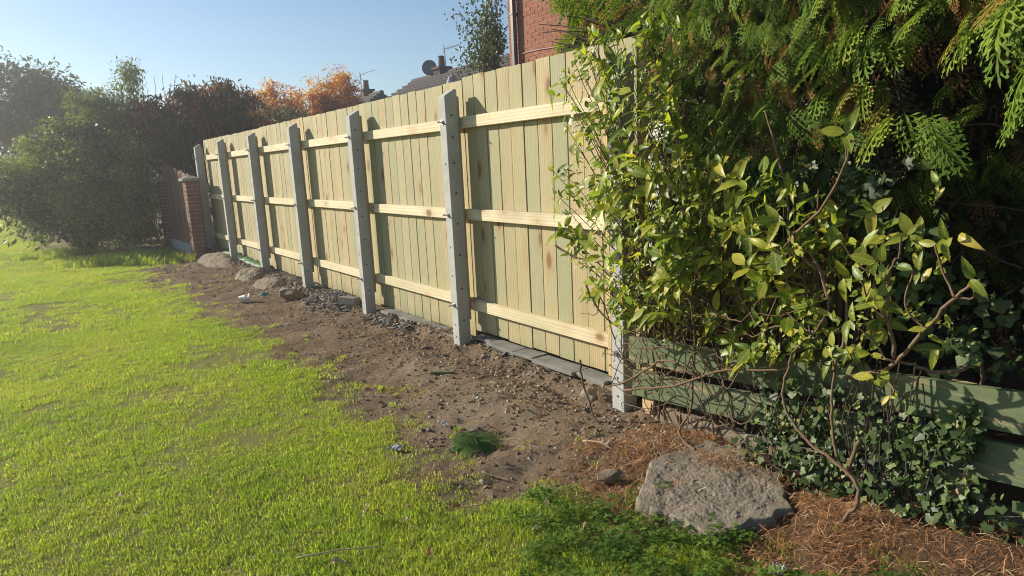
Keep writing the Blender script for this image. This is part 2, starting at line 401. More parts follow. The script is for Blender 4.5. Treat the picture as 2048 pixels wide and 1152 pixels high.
def grass_mat():
    t = NT('grass_blade'); p = t.pos(); r = t.rnd()
    n = t.noise(p, 1.1, 4); n2 = t.noise(p, 7.0, 4, 0.6)
    c = t.ramp(n, [(0.3, (0.26, 0.41, 0.045)), (0.5, (0.36, 0.50, 0.055)), (0.7, (0.47, 0.54, 0.09))])
    c = t.mix(t.mapr(n2, 0.5, 0.75, 0.0, 0.5), c, (0.50, 0.46, 0.11))
    c = t.mix(t.mapr(r, 0.9, 1.0, 0.0, 0.7), c, (0.45, 0.38, 0.18))
    c = t.mix(t.mapr(r, 0.0, 0.25, 0.35, 0.0), c, (0.10, 0.19, 0.02))
    n3 = t.noise(p, 85.0, 2); c = t.mix(t.mapr(n3, 0.56, 0.70, 0.0, 0.75), c, (0.46, 0.39, 0.20)); c = t.mix(t.mapr(n3, 0.30, 0.44, 0.65, 0.0), c, (0.13, 0.23, 0.025))
    pr = t.princ(c, 0.42, None, 0.4)
    tr = t.new('ShaderNodeBsdfTranslucent', {'Color': t.mix(1.0, c, (1.3, 1.25, 0.6), 'MULTIPLY')}).outputs[0]
    return t.finish(t.new('ShaderNodeMixShader', {0: 0.62, 1: pr, 2: tr}).outputs[0])
M['grass'] = grass_mat()
def gn_scatter(name, pts, rotz, tilt, scl, tpl_meshes, label, cat, kind='stuff'):
    """one object: points carrying instanced tufts"""
    col = bpy.data.collections.new(name + '_tufts')
    for me in tpl_meshes: col.objects.link(bpy.data.objects.new(name + '_tuft', me))
    me = bpy.data.meshes.new(name); me.vertices.add(len(pts)); me.vertices.foreach_set('co', np.asarray(pts, np.float32).ravel())
    rot = np.stack([tilt[:, 0], tilt[:, 1], rotz], -1).astype(np.float32)
    a = me.attributes.new('rot', 'FLOAT_VECTOR', 'POINT'); a.data.foreach_set('vector', rot.ravel())
    a = me.attributes.new('scl', 'FLOAT', 'POINT'); a.data.foreach_set('value', scl.astype(np.float32))
    me.update(); o = obj(name, me); tag(o, label, cat, None, kind)
    g = bpy.data.node_groups.new(name + '_nodes', 'GeometryNodeTree')
    g.interface.new_socket('Geometry', in_out='INPUT', socket_type='NodeSocketGeometry'); g.interface.new_socket('Geometry', in_out='OUTPUT', socket_type='NodeSocketGeometry')
    N = g.nodes; L = g.links; gi = N.new('NodeGroupInput'); go = N.new('NodeGroupOutput')
    ci = N.new('GeometryNodeCollectionInfo'); ci.inputs['Collection'].default_value = col; ci.inputs['Separate Children'].default_value = True; ci.inputs['Reset Children'].default_value = True
    ip = N.new('GeometryNodeInstanceOnPoints'); ip.inputs['Pick Instance'].default_value = True
    ar = N.new('GeometryNodeInputNamedAttribute'); ar.data_type = 'FLOAT_VECTOR'; ar.inputs['Name'].default_value = 'rot'
    asc = N.new('GeometryNodeInputNamedAttribute'); asc.data_type = 'FLOAT'; asc.inputs['Name'].default_value = 'scl'
    er = N.new('FunctionNodeEulerToRotation')
    L.new(gi.outputs[0], ip.inputs['Points']); L.new(ci.outputs[0], ip.inputs['Instance']); L.new(ar.outputs['Attribute'], er.inputs[0])
    L.new(er.outputs[0], ip.inputs['Rotation']); L.new(asc.outputs['Attribute'], ip.inputs['Scale']); L.new(ip.outputs[0], go.inputs[0])
    md = o.modifiers.new('scatter', 'NODES'); md.node_group = g
    return o
def field_points(boxes, test):
    P = []; S = []
    for (x0, x1, y0, y1, dens, s0, s1) in boxes:
        n = int((x1-x0)*(y1-y0)*dens); x = RNG.uniform(x0, x1, n); y = RNG.uniform(y0, y1, n)
        # keep to the wedge the camera (and a step aside) can see
        ok = (np.abs(np.arctan2(x, y)-CAM_YAW) < math.radians(48)) | (np.hypot(x, y) < 1.0)
        ok &= test(x, y); x, y = x[ok], y[ok]
        P.append(np.stack([x, y, height(x, y)-0.004], -1)); S.append(RNG.uniform(s0, s1, len(x)))
    return np.concatenate(P), np.concatenate(S)
def lawn_test(x, y):
    bare = fbm(x*1.9+40, y*1.9+7, 4)
    bl = np.maximum.reduce([np.exp(-((x-0.82)/0.30)**2-((y-3.95)/0.22)**2), np.exp(-((x-1.28)/0.20)**2-((y-4.25)/0.28)**2), .8*np.exp(-((x-1.05)/0.22)**2-((y-3.05)/0.15)**2), np.exp(-((x+0.2)/1.0)**2-((y-24)/0.8)**2)])
    d = lawn_d(x, y); keep = (0.75*sstep(-0.05, 0.20, d)+0.25*sstep(-0.45, 0.1, d))*(1-0.88*sstep(0.56, 0.70, bare)*sstep(2.6, 4.0, y))*(1-0.8*bl)
    return RNG.random(len(x)) < keep
gp, gs = field_points([(-1.6, 2.6, 0.8, 4.2, 1250, 0.55, 1.0), (-3.5, 2.2, 4.2, 8.0, 760, 0.6, 1.1), (-7, 2.4, 8, 16, 330, 0.8, 1.4), (-14, 1.6, 16, 30, 150, 1.0, 1.7), (-32, 0.5, 30, 70, 22, 2.2, 3.6)], lawn_test)
hmod = 0.75 + 0.7*fbm(gp[:, 0]*1.3, gp[:, 1]*1.3, 3)
gs = gs*hmod
tpl = []
for k in range(5):
    v, f = grass_tuft(50+k, 34, 0.06, 0.010, 0.036, 0.00155, 0.9); me = mesh_np('grass_tuft', v, f); me.materials.append(M['grass']); tpl.append(me)
gn_scatter('lawn_grass', gp, RNG.uniform(0, 6.28, len(gp)), RNG.normal(0, 0.10, (len(gp), 2)), gs, tpl, 'short bright green mown grass of the lawn', 'grass')

# longer wilder grass at the foot of the far bushes and a few weeds on the soil
def rough_test(x, y):
    a = np.exp(-((x-1.35)/0.55)**2-((y-15.0)/0.5)**2) + 0.5*np.exp(-((x-1.9)/0.3)**2-((y-14.2)/0.5)**2) + .6*np.exp(-((x-0.4)/0.5)**2-((y-17.2)/0.5)**2)
    return RNG.random(len(x)) < a
rp, rs = field_points([(-0.5, 2.4, 13.2, 18, 160, 0.8, 1.5)], rough_test)
def weed_test(x, y):
    return (lawn_d(x, y) < 0.1) & (RNG.random(len(x)) < 0.9*sstep(0.55, 0.70, fbm(x*2.2+3, y*2.2+8, 3))*sstep(2.5, 2.1, x)*sstep(-1.0, 0.0, lawn_d(x, y)))
wp, wsx = field_points([(1.2, 2.5, 1.6, 5, 130, 0.12, 0.30), (1.2, 2.5, 5, 13, 70, 0.14, 0.36)], weed_test)
gp2 = np.concatenate([rp, wp]); gs2 = np.concatenate([rs, wsx]); tpl = []
for k in range(3):
    v, f = grass_tuft(80+k, 40, 0.07, 0.06, 0.20, 0.0028, 0.9); me = mesh_np('rough_tuft', v, f); me.materials.append(M['grass']); tpl.append(me)
gn_scatter('rough_grass', gp2, RNG.uniform(0, 6.28, len(gp2)), RNG.normal(0, 0.1, (len(gp2), 2)), gs2, tpl, 'long untidy grass tufts at the foot of the bushes and soil edge', 'grass')

# clover and low weeds by the concrete slab
def clover_tpl(seed):
    rg = np.random.default_rng(seed); V = []; F = []
    for i in range(26):
        a = rg.uniform(0, 6.283); r = 0.06*math.sqrt(rg.random()); c = np.array([r*math.cos(a), r*math.sin(a), rg.uniform(0.02, 0.055)])
        tl = rg.uniform(-0.35, 0.35, 2); s = rg.uniform(0.006, 0.011); th0 = rg.uniform(0, 6.28)
        for k in range(3):
            th = th0 + 2.094*k; d = np.array([math.cos(th), math.sin(th), 0]); q = np.array([-d[1], d[0], 0]); b = len(V)
            pts = [c, c+d*s*.6+q*s*.55, c+d*s*1.25+q*s*.35, c+d*s*1.25-q*s*.35, c+d*s*.6-q*s*.55]
            V += [(*p[:2], p[2]+(p[0]-c[0])*tl[0]+(p[1]-c[1])*tl[1]+0.15*abs((p-c)@q)) for p in pts]; F += [(b, b+1, b+2), (b, b+2, b+3), (b, b+3, b+4)]
    return np.array(V), np.array(F)
def cl_test(x, y):
    a = sstep(1.30, 1.6, x+(fbm(x*4, y*4, 3)-.5)*.6)*sstep(2.62, 2.3, y)*sstep(-0.12, 0.1, lawn_d(x, y)+.06); return RNG.random(len(x)) < a*1.1
M['clover'] = leaf_mat('clover_leaf', [(0, (0.05, 0.11, 0.016)), (0.6, (0.09, 0.165, 0.02)), (1, (0.15, 0.20, 0.03))], attr=False, trans=0.42)
cp, cs = field_points([(1.1, 2.3, 0.7, 2.7, 330, 0.55, 1.1)], cl_test)
tpl = []
for k in range(4):
    v, f = clover_tpl(60+k); me = mesh_np('clover_tuft', v, f); me.materials.append(M['clover']); tpl.append(me)
gn_scatter('clover_patch', cp, RNG.uniform(0, 6.28, len(cp)), RNG.normal(0, 0.12, (len(cp), 2)), cs, tpl, 'dark green clover and low weeds beside the concrete slab', 'clover')
# ------------------------------------------------------------------ concrete posts
ORD = ['nearest concrete fence post, half hidden behind the leafy climber',
       'second nearest concrete fence post, fully in view, sloped top',
       'third concrete fence post counted from the leafy climber',
       'fourth concrete fence post counted from the leafy climber, middle of the row',
       'third concrete fence post counted from the brick pier',
       'second concrete fence post counted from the brick pier',
       'farthest concrete fence post, next to the capped brick pier']
bm = bmesh.new()
prof = [(0, -0.35), (0, 2.012), (0.094, 2.066), (0.102, 2.064), (POST_D, 2.045), (POST_D, -0.35)]
a = [bm.verts.new((x, 0, z)) for x, z in prof]; b = [bm.verts.new((x, POST_W, z)) for x, z in prof]; n = len(prof)
bm.faces.new(a); bm.faces.new(b[::-1])
for i in range(n): bm.faces.new((a[i], b[i], b[(i+1) % n], a[(i+1) % n]))
bmesh.ops.recalc_face_normals(bm, faces=bm.faces[:])
bmesh.ops.bevel(bm, geom=[e for e in bm.edges if e.calc_length() > 0.05], offset=0.005, segments=2, affect='EDGES', profile=0.5)
post_me = bpy.data.meshes.new('post_shaft'); bm.to_mesh(post_me); bm.free(); post_me.materials.append(M['post'])
def disc(axis, r, th, sides=10):
    v = []; f = []
    for s in (0, 1):
        for k in range(sides):
            q = 2*math.pi*k/sides; c, d = r*math.cos(q), r*math.sin(q)
            v.append((-th*s, c, d) if axis == 'x' else (c, -th*s, d))
    f = [tuple(range(sides)), tuple(range(2*sides-1, sides-1, -1))] + [(k, (k+1) % sides, (k+1) % sides+sides, k+sides) for k in range(sides)]
    me = bpy.data.meshes.new('disc'); me.from_pydata(v, [], f); me.update(); return me
hole_x = disc('x', 0.007, 0.0012); hole_y = disc('y', 0.008, 0.0012); hole_x.materials.append(M['hole']); hole_y.materials.append(M['hole'])
mb = MB(); mb.tube([(0.0, 0, 0), (-0.004, 0, 0)], 0.021, 12); mb.tube([(-0.004, 0, 0), (-0.016, 0, 0)], 0.0145, 6); mb.tube([(-0.016, 0, 0), (-0.050, 0, -0.002)], 0.0062, 8)
_b = mb.build('bolt', M['zinc']); bolt_me = _b.data; bpy.data.objects.remove(_b)
RAILZ = (1.815, 1.095, 0.365)
for i, py in enumerate(FY):
    e = empty('concrete_post', (FX, py, POST_Z[i]), ORD[i], 'fence post', 'concrete fence posts in a row')
    o = obj('post_shaft', post_me, None, e); o.location = (FX, py, random.uniform(-.006, .006)); o.rotation_euler = (random.gauss(0, .0025), random.gauss(0, .0025), 0)
    for z in RAILZ:
        o = obj('bolt', bolt_me, None, e); o.location = (FX+.001, py+0.052+random.uniform(-.006, .006), z+random.uniform(-.012, .012)); o.rotation_euler = (random.uniform(0, 3), random.uniform(-.12, .12), random.uniform(-.12, .12))
    if i < 6:
        for z in (1.86, 1.69, 1.50, 1.27, 1.02, 0.78, 0.52, 0.24, 0.09):
            if z > 0.12: o = obj('bolt_hole', hole_y, None, e); o.location = (FX+0.050+random.uniform(-.004, .004), py-.0002, z+random.uniform(-.015, .015))
    for z in (1.48, 0.83, 0.62, 0.21, 0.10):
        o = obj('bolt_hole', hole_x, None, e); o.location = (FX-.0002, py+0.05, z+random.uniform(-.02, .02))

# ------------------------------------------------------------------ board panels between the posts
PT = [2.158, 2.137, 2.134, 2.139, 2.133, 2.141]; PB = [0.128, 0.072, 0.052, 0.066, 0.078, 0.13]
PL = ['new board fence panel nearest the camera, beside the leafy climber', 'board fence panel second from the camera, slate edging under it',
      'board fence panel third from the camera, above the slate heap', 'board fence panel fourth from the camera, above the rough stone',
      'board fence panel second from the brick pier', 'farthest board fence panel, next to the brick pier']
def plank(x0, x1, y0, y1, z0, z1, c=0.0025):
    return MB().box(x0, x1, y0, y1, z0, z1, c)
NB = 12; pitch = 1.88/NB
for i in range(6):
    y0 = FY[i]+0.05; e = empty('fence_panel', (BX, y0+0.94, PB[i]), PL[i], 'fence panel', 'board fence panels')
    for k in range(NB):
        ya = y0 + k*pitch + random.uniform(.001, .0045); yb = y0+(k+1)*pitch - random.uniform(.001, .0045); dx = random.uniform(0, .006)
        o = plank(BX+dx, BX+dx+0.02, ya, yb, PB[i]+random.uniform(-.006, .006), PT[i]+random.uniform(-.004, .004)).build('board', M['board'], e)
    for z in RAILZ:
        zz = z + random.uniform(-.006, .006); ya = y0-0.049 if i else FY[0]+0.255
        plank(RX, BX-.0005, ya, y0+1.88-.051, zz-.043, zz+.043, .003).build('rail', M['rail'], e)
    if i:
        plank(FX+POST_D+.001, RX-.001, FY[i]+.028, FY[i]+.095, PB[i]+.16, 2.012, .003).build('batten', M['batten'], e)
    else:
        plank(FX+POST_D+.001, RX-.001, FY[0]+.215, FY[0]+.25, .15, 2.0, .003).build('batten', M['batten'], e)
        plank(FX+POST_D+.004, RX+.002, FY[0]-.078, FY[0]-.03, .10, 2.0, .003).build('batten', M['batten'], e)
    if i == 5:
        plank(FX+POST_D+.001, RX-.001, FY[6]+.01, FY[6]+.08, PB[i]+.1, 2.0, .003).build('batten', M['batten'], e)
        for k in range(1):
            plank(BX, BX+.02, FY[6]+.054, FY[6]+.13, PB[i], PT[i], .003).build('board', M['board'], e)

# ------------------------------------------------------------------ slate edging at the foot of the first two panels
M['slate'] = concrete_mat('edging_slate', (0.17, 0.17, 0.155), (0.28, 0.275, 0.245), 0.9, 0.4)
M['slate_blue'] = concrete_mat('ribbed_slate', (0.12, 0.115, 0.13), (0.20, 0.19, 0.215), 0.7, 0.4)
M['slate_dark'] = concrete_mat('dark_slate', (0.075, 0.075, 0.07), (0.13, 0.13, 0.12), 0.7, 0.4)
def edging(label, ya, yb, z, piece, gap):
    e = empty('stone_edging', (2.86, (ya+yb)/2, z-.03), label, 'edging', 'stone edging strips')
    y = ya; k = 0
    while y < yb-.05:
        L = random.uniform(*piece); y1 = min(y+L, yb); fr = 2.785+random.uniform(-.03, .025)
        if any(y < p+.13 and y1 > p-.02 for p in FY): fr = 2.835
        mbx = MB(); dz = random.uniform(-.009, .008); tl = random.uniform(-.014, .014); th = random.uniform(.022, .034)
        mbx.box(fr, 2.93, y+gap/2, y1-gap/2, z-th+dz, z+dz, .004)
        mbx.v = [(p[0]+random.uniform(-.003, .003), p[1]+random.uniform(-.003, .003), p[2]+tl*(p[1]-y)/L + random.uniform(-.0015, .0015)) for p in mbx.v]
        mbx.build('slate', M[random.choice(['slate', 'slate', 'slate_blue', 'slate', 'slate'])], e); y = y1; k += 1
edging('flat grey slates edging the foot of the nearest fence panel', 2.72, 4.66, 0.112, (.22, .46), .003)
edging('flat grey slates edging the foot of the second fence panel', 4.80, 6.33, 0.067, (.16, .40), .003)
# rough footing concrete exposed under the slates
def rough_block(pts_xy, z0, z1, seed, amp=.02, nsub=3):
    """irregular lump of broken concrete or stone: outline pts, subdivided and displaced"""
    rg = random.Random(seed); bm = bmesh.new()
    lo = [bm.verts.new((x, y, z0)) for x, y in pts_xy]; cx = sum(p[0] for p in pts_xy)/len(pts_xy); cy = sum(p[1] for p in pts_xy)/len(pts_xy)
    hi = [bm.verts.new((cx+(x-cx)*.9, cy+(y-cy)*.9, z1+rg.uniform(-amp, amp))) for x, y in pts_xy]; n = len(pts_xy)
    bm.faces.new(lo[::-1]); bm.faces.new(hi)
    for i in range(n): bm.faces.new((lo[i], lo[(i+1) % n], hi[(i+1) % n], hi[i]))
    bmesh.ops.recalc_face_normals(bm, faces=bm.faces[:]); bmesh.ops.triangulate(bm, faces=bm.faces[:])
    bmesh.ops.subdivide_edges(bm, edges=bm.edges[:], cuts=nsub, use_grid_fill=True)
    for v in bm.verts:
        d = (fbm(v.co.x*9+seed, v.co.y*9+v.co.z*11, 4)-.5)*2*amp; q = Vector((v.co.x-cx, v.co.y-cy, (v.co.z-z0)*1.2)); q.normalize(); v.co += q*float(d)
    return bm
def bm_obj(name, bm, mat, parent=None, smooth=False):
    me = bpy.data.meshes.new(name); bm.to_mesh(me); bm.free()
    if smooth: me.polygons.foreach_set('use_smooth', [True]*len(me.polygons))
    return obj(name, me, mat, parent)
def lump(name, pts, z0, z1, seed, label, cat, mat, amp=.02, nsub=3, group=None):
    return tag(bm_obj(name, rough_block(pts, z0, z1, seed, amp, nsub), M[mat]), label, cat, group)
lump('footing_concrete', [(2.80, 2.80), (2.80, 3.25), (2.90, 3.25), (2.90, 2.80)], -.08, .082, 5, 'rough sandy footing exposed under the slates beside the nearest post', 'footing', 'rough_concrete', .012)
lump('concrete_footing', [(2.80, 4.76), (2.80, 5.32), (2.88, 5.32), (2.88, 4.76)], -.06, .036, 8, 'rough footing exposed under the slates of the second panel', 'footing', 'rough_concrete', .010)
# broken concrete haunching along the far posts
def dome(cx, cy, rx, ry, rot, h, seed, edge=5.0, amp=.05, rough=.01, z0=-.08, nt=56, nr=16, tilt=(0, 0), poly=None, big=3.0, fine=0.0):
    """low irregular lump: polar sheet with a ragged outline, pitted top and steep broken edge"""
    th = np.linspace(0, 2*np.pi, nt, endpoint=False); out = 1 + amp*6*(fbm(np.cos(th)*1.3+seed*3.1+20, np.sin(th)*1.3+seed+20, 2)-.5) + amp*2*(fbm(np.cos(th)*5+seed+40, np.sin(th)*5+40, 3)-.5)
    if poly is not None:      # straight-edged outline given as corner points about the centre
        pa = np.array(poly, float)-[cx, cy]; ang = np.arctan2(pa[:, 1]/ry, pa[:, 0]/rx); o_ = np.argsort(ang); pa = pa[o_]/[rx, ry]; L_ = np.zeros(nt)
        for k in range(len(pa)):
            a_, b_ = pa[k], pa[(k+1) % len(pa)]; dx, dy = np.cos(th), np.sin(th); e_ = b_-a_; den = dx*e_[1]-dy*e_[0]; tt = (a_[0]*e_[1]-a_[1]*e_[0])/np.where(abs(den) < 1e-9, 1e-9, den)
            uu = (a_[0]*dy-a_[1]*dx)/np.where(abs(den) < 1e-9, 1e-9, den); ok = (tt > 0) & (uu >= -1e-6) & (uu <= 1+1e-6); L_ = np.where(ok, tt, L_)
        out = L_*(1+amp*1.5*(fbm(np.cos(th)*6+seed+40, np.sin(th)*6+40, 3)-.5))
    V = [(0, 0, 0)]; rr = np.linspace(0, 1, nr+1)[1:]**.8; rows = []
    for r in rr: rows.append(np.stack([r*out*rx*np.cos(th), r*out*ry*np.sin(th)], -1))
    xy = np.concatenate([[[0, 0]]] + rows); rho = np.concatenate([[0]] + [np.full(nt, r) for r in rr])
    z = (h-z0)*np.clip(1-rho**edge, 0, 1) + z0; w = sstep(1.0, .75, rho)+.35
    z = z + w*((fbm(xy[:, 0]*7+seed*5+30, xy[:, 1]*7+30, 4)-.5)*rough*big + (fbm(xy[:, 0]*32+seed+60, xy[:, 1]*32+60, 3)-.5)*rough*1.3 + (fbm(xy[:, 0]*90+seed+10, xy[:, 1]*90+10, 2)-.5)*rough*fine) + xy[:, 0]*tilt[0] + xy[:, 1]*tilt[1]
    c, s_ = math.cos(rot), math.sin(rot); P_ = np.stack([cx+xy[:, 0]*c-xy[:, 1]*s_, cy+xy[:, 0]*s_+xy[:, 1]*c, z], -1)
    F = [(0, 1+k, 1+(k+1) % nt) for k in range(nt)]
    for i in range(nr-1):
        a = 1+i*nt
        for k in range(nt): k2 = (k+1) % nt; F += [(a+k, a+nt+k, a+nt+k2), (a+k, a+nt+k2, a+k2)]
    return mesh_np('dome', P_, np.array(F), smooth=False)
def dome_obj(name, label, cat, mat, group=None, **kw):
    return tag(obj(name, dome(**kw), M[mat]), label, cat, group)
GL = 'broken concrete lumps'
dome_obj('concrete_lump', 'long broken concrete haunch at the foot of the brick pier', 'concrete lump', 'rough_concrete', GL, cx=2.50, cy=12.45, rx=.34, ry=1.12, rot=.03, h=.105, seed=2, edge=4, amp=.05, rough=.012, tilt=(.30, .03), z0=-.2, nr=24, nt=90)
dome_obj('concrete_lump', 'broken concrete lump in the middle of the row of lumps', 'concrete lump', 'rough_concrete', GL, cx=2.50, cy=10.35, rx=.27, ry=.58, rot=-.05, h=.085, seed=5, edge=4, amp=.06, rough=.016, tilt=(.30, 0), z0=-.2, nr=24, nt=90)
dome_obj('concrete_lump', 'broken concrete lump nearest the rough brown stone', 'concrete lump', 'rough_concrete', GL, cx=2.48, cy=9.30, rx=.26, ry=.50, rot=.05, h=.07, seed=9, edge=4, amp=.05, rough=.010, tilt=(.28, 0), z0=-.2, nr=24, nt=90)
def hull_stone(name, c, size, seed, label, mat, flat=.0):
    rg = random.Random(seed); bm = bmesh.new()
    for k in range(18):
        d = Vector((rg.gauss(0, 1), rg.gauss(0, 1), rg.gauss(0, 1))).normalized(); bm.verts.new((d.x*size[0]*rg.uniform(.7, 1.1), d.y*size[1]*rg.uniform(.7, 1.1), d.z*size[2]*rg.uniform(.7, 1.1)))
    r = bmesh.ops.convex_hull(bm, input=bm.verts[:]); bmesh.ops.delete(bm, geom=[g for g in r['geom_interior'] if isinstance(g, bmesh.types.BMVert)], context='VERTS')
    bmesh.ops.subdivide_edges(bm, edges=bm.edges[:], cuts=2, use_grid_fill=True); bmesh.ops.triangulate(bm, faces=bm.faces[:])
    for v in bm.verts: v.co += v.co.normalized()*float((fbm(v.co.x*30+seed+50, v.co.y*30+v.co.z*23+50, 3)-.5)*size[2]*.25)
    o = tag(bm_obj(name, bm, M[mat]), label, 'stone'); o.location = c; o.rotation_euler = (0, 0, rg.uniform(0, 3)); return o
hull_stone('brown_stone', (2.44, 8.08, .06), (.17, .21, .14), 24, 'rough brown stone sitting on the soil in front of the fourth post', 'rough_concrete')
t = NT('old_brick'); nn = t.noise(t.pos(), 40, 5)
M['grey_brick'] = t.finish(t.princ(t.mix(nn, (0.15, 0.13, 0.11), (0.30, 0.27, 0.23)), .9, t.bump(nn, .5, .005), .2))
o = tag(MB().box(-.055, .055, -.11, .11, -.035, .045, .006).build('loose_brick', M['grey_brick']), 'single weathered brick lying beside the third post', 'brick'); o.location = (2.72, 7.02, .075); o.rotation_euler = (.05, .08, .55)
hull_stone('stone', (2.72, 3.06, .02), (.075, .11, .085), 25, 'dark wedge-shaped stone against the soil face beside the nearest post', 'rough_concrete')
hull_stone('stone_shard', (2.06, 2.22, .015), (.075, .045, .042), 26, 'small angular stone shard between the clover and the concrete slab', 'rough_concrete')
# the big slab bottom right
dome_obj('concrete_slab', 'weathered flat piece of concrete slab on the ground below the green boards', 'slab', 'slab', None, cx=2.32, cy=1.80, rx=.45, ry=.33, rot=0, h=.054, seed=13, edge=90, amp=.11, rough=.006, z0=-.07, nt=220, nr=80, tilt=(.045, .01), big=2.4, fine=.7,
         poly=[(1.95, 1.95), (2.27, 2.17), (2.64, 2.12), (2.72, 1.80), (2.38, 1.47), (1.99, 1.56)])
# green plastic mesh showing under the far boards
M['green_mesh'] = simple_mat('green_plastic_mesh', (.05, .16, .045), (.03, .10, .03), 60, .6)
V = []; F = []; n_ = 40
for i in range(n_+1):
    y = 10.45+2.9*i/n_
    for x, dz in ((2.79, -.012), (2.84, .008), (2.90, .03)): V.append((x+.012*math.sin(i*1.1), y, float(height(np.array([x]), np.array([y]))[0])+.02+dz+.010*math.sin(i*1.7)))
for i in range(n_):
    for k in range(2): F.append((3*i+k, 3*i+k+1, 3*i+k+4, 3*i+k+3))
o = tag(MB().add(V, F).build('plastic_mesh', M['green_mesh'], None, True), 'crumpled strip of green plastic mesh under the far fence boards', 'plastic mesh'); o.modifiers.new('thickness', 'SOLIDIFY').thickness = .003
# ------------------------------------------------------------------ brick house behind the fence
def brick_mat(name, stops, stain=0.25):
    t = NT(name); r = t.rnd(); n = t.noise(t.pos(), 60, 5, .65); n2 = t.noise(t.pos(), 9, 4)
    c = t.ramp(r, stops); c = t.mix(t.mapr(n, .4, .7, 0, .5), c, (0.16, 0.06, 0.045)); c = t.mix(t.mapr(n2, .5, .75, 0, stain), c, (0.40, 0.27, 0.20))
    return t.finish(t.princ(c, .9, t.bump(n, .8, .006), .15))
M['brick'] = brick_mat('red_brick', [(0, (0.29, 0.115, 0.068)), (.5, (0.36, 0.15, 0.085)), (1, (0.31, 0.12, 0.08))])
M['brick_pier'] = brick_mat('pier_brick', [(0, (0.16, 0.092, 0.068)), (.5, (0.20, 0.118, 0.088)), (1, (0.145, 0.085, 0.07))], .05)
M['mortar'] = simple_mat('mortar', (0.36, 0.29, 0.23), scale=80, rough=.95)
t = NT('far_brickwork'); sp = t.new('ShaderNodeSeparateXYZ', {0: t.pos()}); vv = t.new('ShaderNodeCombineXYZ', {0: t.math('ADD', sp.outputs[1], sp.outputs[0]), 1: sp.outputs[2], 2: 0.0}).outputs[0]
bt = t.new('ShaderNodeTexBrick', {'Vector': vv, 'Color1': (.28, .095, .065, 1), 'Color2': (.34, .12, .08, 1), 'Mortar': (.36, .29, .23, 1), 'Scale': 1.0, 'Mortar Size': .005, 'Brick Width': .225, 'Row Height': .075})
M['brickwork'] = t.finish(t.princ(bt.outputs['Color'], .9, None, .15))
HX, HY = 7.5, 10.47
house = empty('brick_house', (HX+2, HY-3.5, 0), 'red brick house wall with a downpipe rising behind the fence', 'house')
by0, bz0 = HY-14*.225, 2.95; nbz = 21
w = MB(); w.box(HX, HX+6, 2.5, by0-.002, 0, 5.6); w.build('wall', M['brickwork'], house)
w = MB(); w.box(HX, HX+6, by0, HY, 0, bz0-.002); w.build('wall', M['brickwork'], house)
w = MB(); w.box(HX+.002, HX+6, by0, HY-.004, bz0, bz0+nbz*.075); w.build('wall', M['mortar'], house)
w = MB(); w.box(HX, HX+6, by0, HY, bz0+nbz*.075+.002, 5.6); w.build('wall', M['brickwork'], house)
br = MB().box(-.012, .06, -.1075, .1075, -.0325, .0325, .003); _o = br.build('brick', M['brick']); brick_me = _o.data; bpy.data.objects.remove(_o)
br = MB().box(-.012, .06, -.051, .051, -.0325, .0325, .003); _o = br.build('brick', M['brick']); half_me = _o.data; bpy.data.objects.remove(_o)
for r in range(nbz):
    z = bz0 + .0375 + r*.075
    for k in range(14):
        y = HY-.1125-k*.225 - (.1125 if r % 2 else 0)
        if y-.11 < by0: continue
        o = obj('brick', brick_me, None, house); o.location = (HX+.012+random.uniform(-.002, .002)-.004, y, z)
    if r % 2:
        o = obj('brick', half_me, None, house); o.location = (HX+.008, HY-.0545, z)
M['pipe'] = simple_mat('downpipe_plastic', (0.115, 0.10, 0.095), scale=15, rough=.35, spec=.5, bump=.03)
pp = MB().box(HX-.115, HX-.035, HY-.305, HY-.225, 0.2, 5.3, .006).build('downpipe', M['pipe'], house)
for z in (1.4, 2.9, 4.02): MB().box(HX-.125, HX-.006, HY-.315, HY-.215, z-.02, z+.02, .004).build('bracket', M['pipe'], pp)
pts = [(HX-.018, HY-.35-.3*i, 3.33+.012*math.sin(i*1.3)-.004*i) for i in range(16)]
M['cable'] = simple_mat('pale_cable', (0.5, 0.4, 0.38), rough=.6)
MB().tube(pts, .008, 6).build('cable', M['cable'], house)
M['tile_roof'] = simple_mat('dark_roof', (0.065, 0.058, 0.056), (0.04, 0.036, 0.036), 6, .8)
MB().prism([(HX-.4, 5.6), (HX+3, 7.4), (HX+6.4, 5.6)], 'y', 2.2, HY+.3).build('roof', M['tile_roof'], house)

# pale outbuilding glimpsed through the stems beside the nearest post
M['render'] = simple_mat('white_render', (0.74, 0.74, 0.73), (0.66, 0.66, 0.66), 8, .9)
sh = empty('white_shed', (6.0, 5.2, 0), 'white outbuilding glimpsed through the stems beside the nearest post', 'shed')
MB().box(5.6, 6.6, 5.06, 5.45, 0, 2.0).build('wall', M['render'], sh)
MB().prism([(5.5, 2.0), (6.1, 2.28), (6.7, 2.0)], 'y', 4.85, 5.6).build('roof', M['tile_roof'], sh)

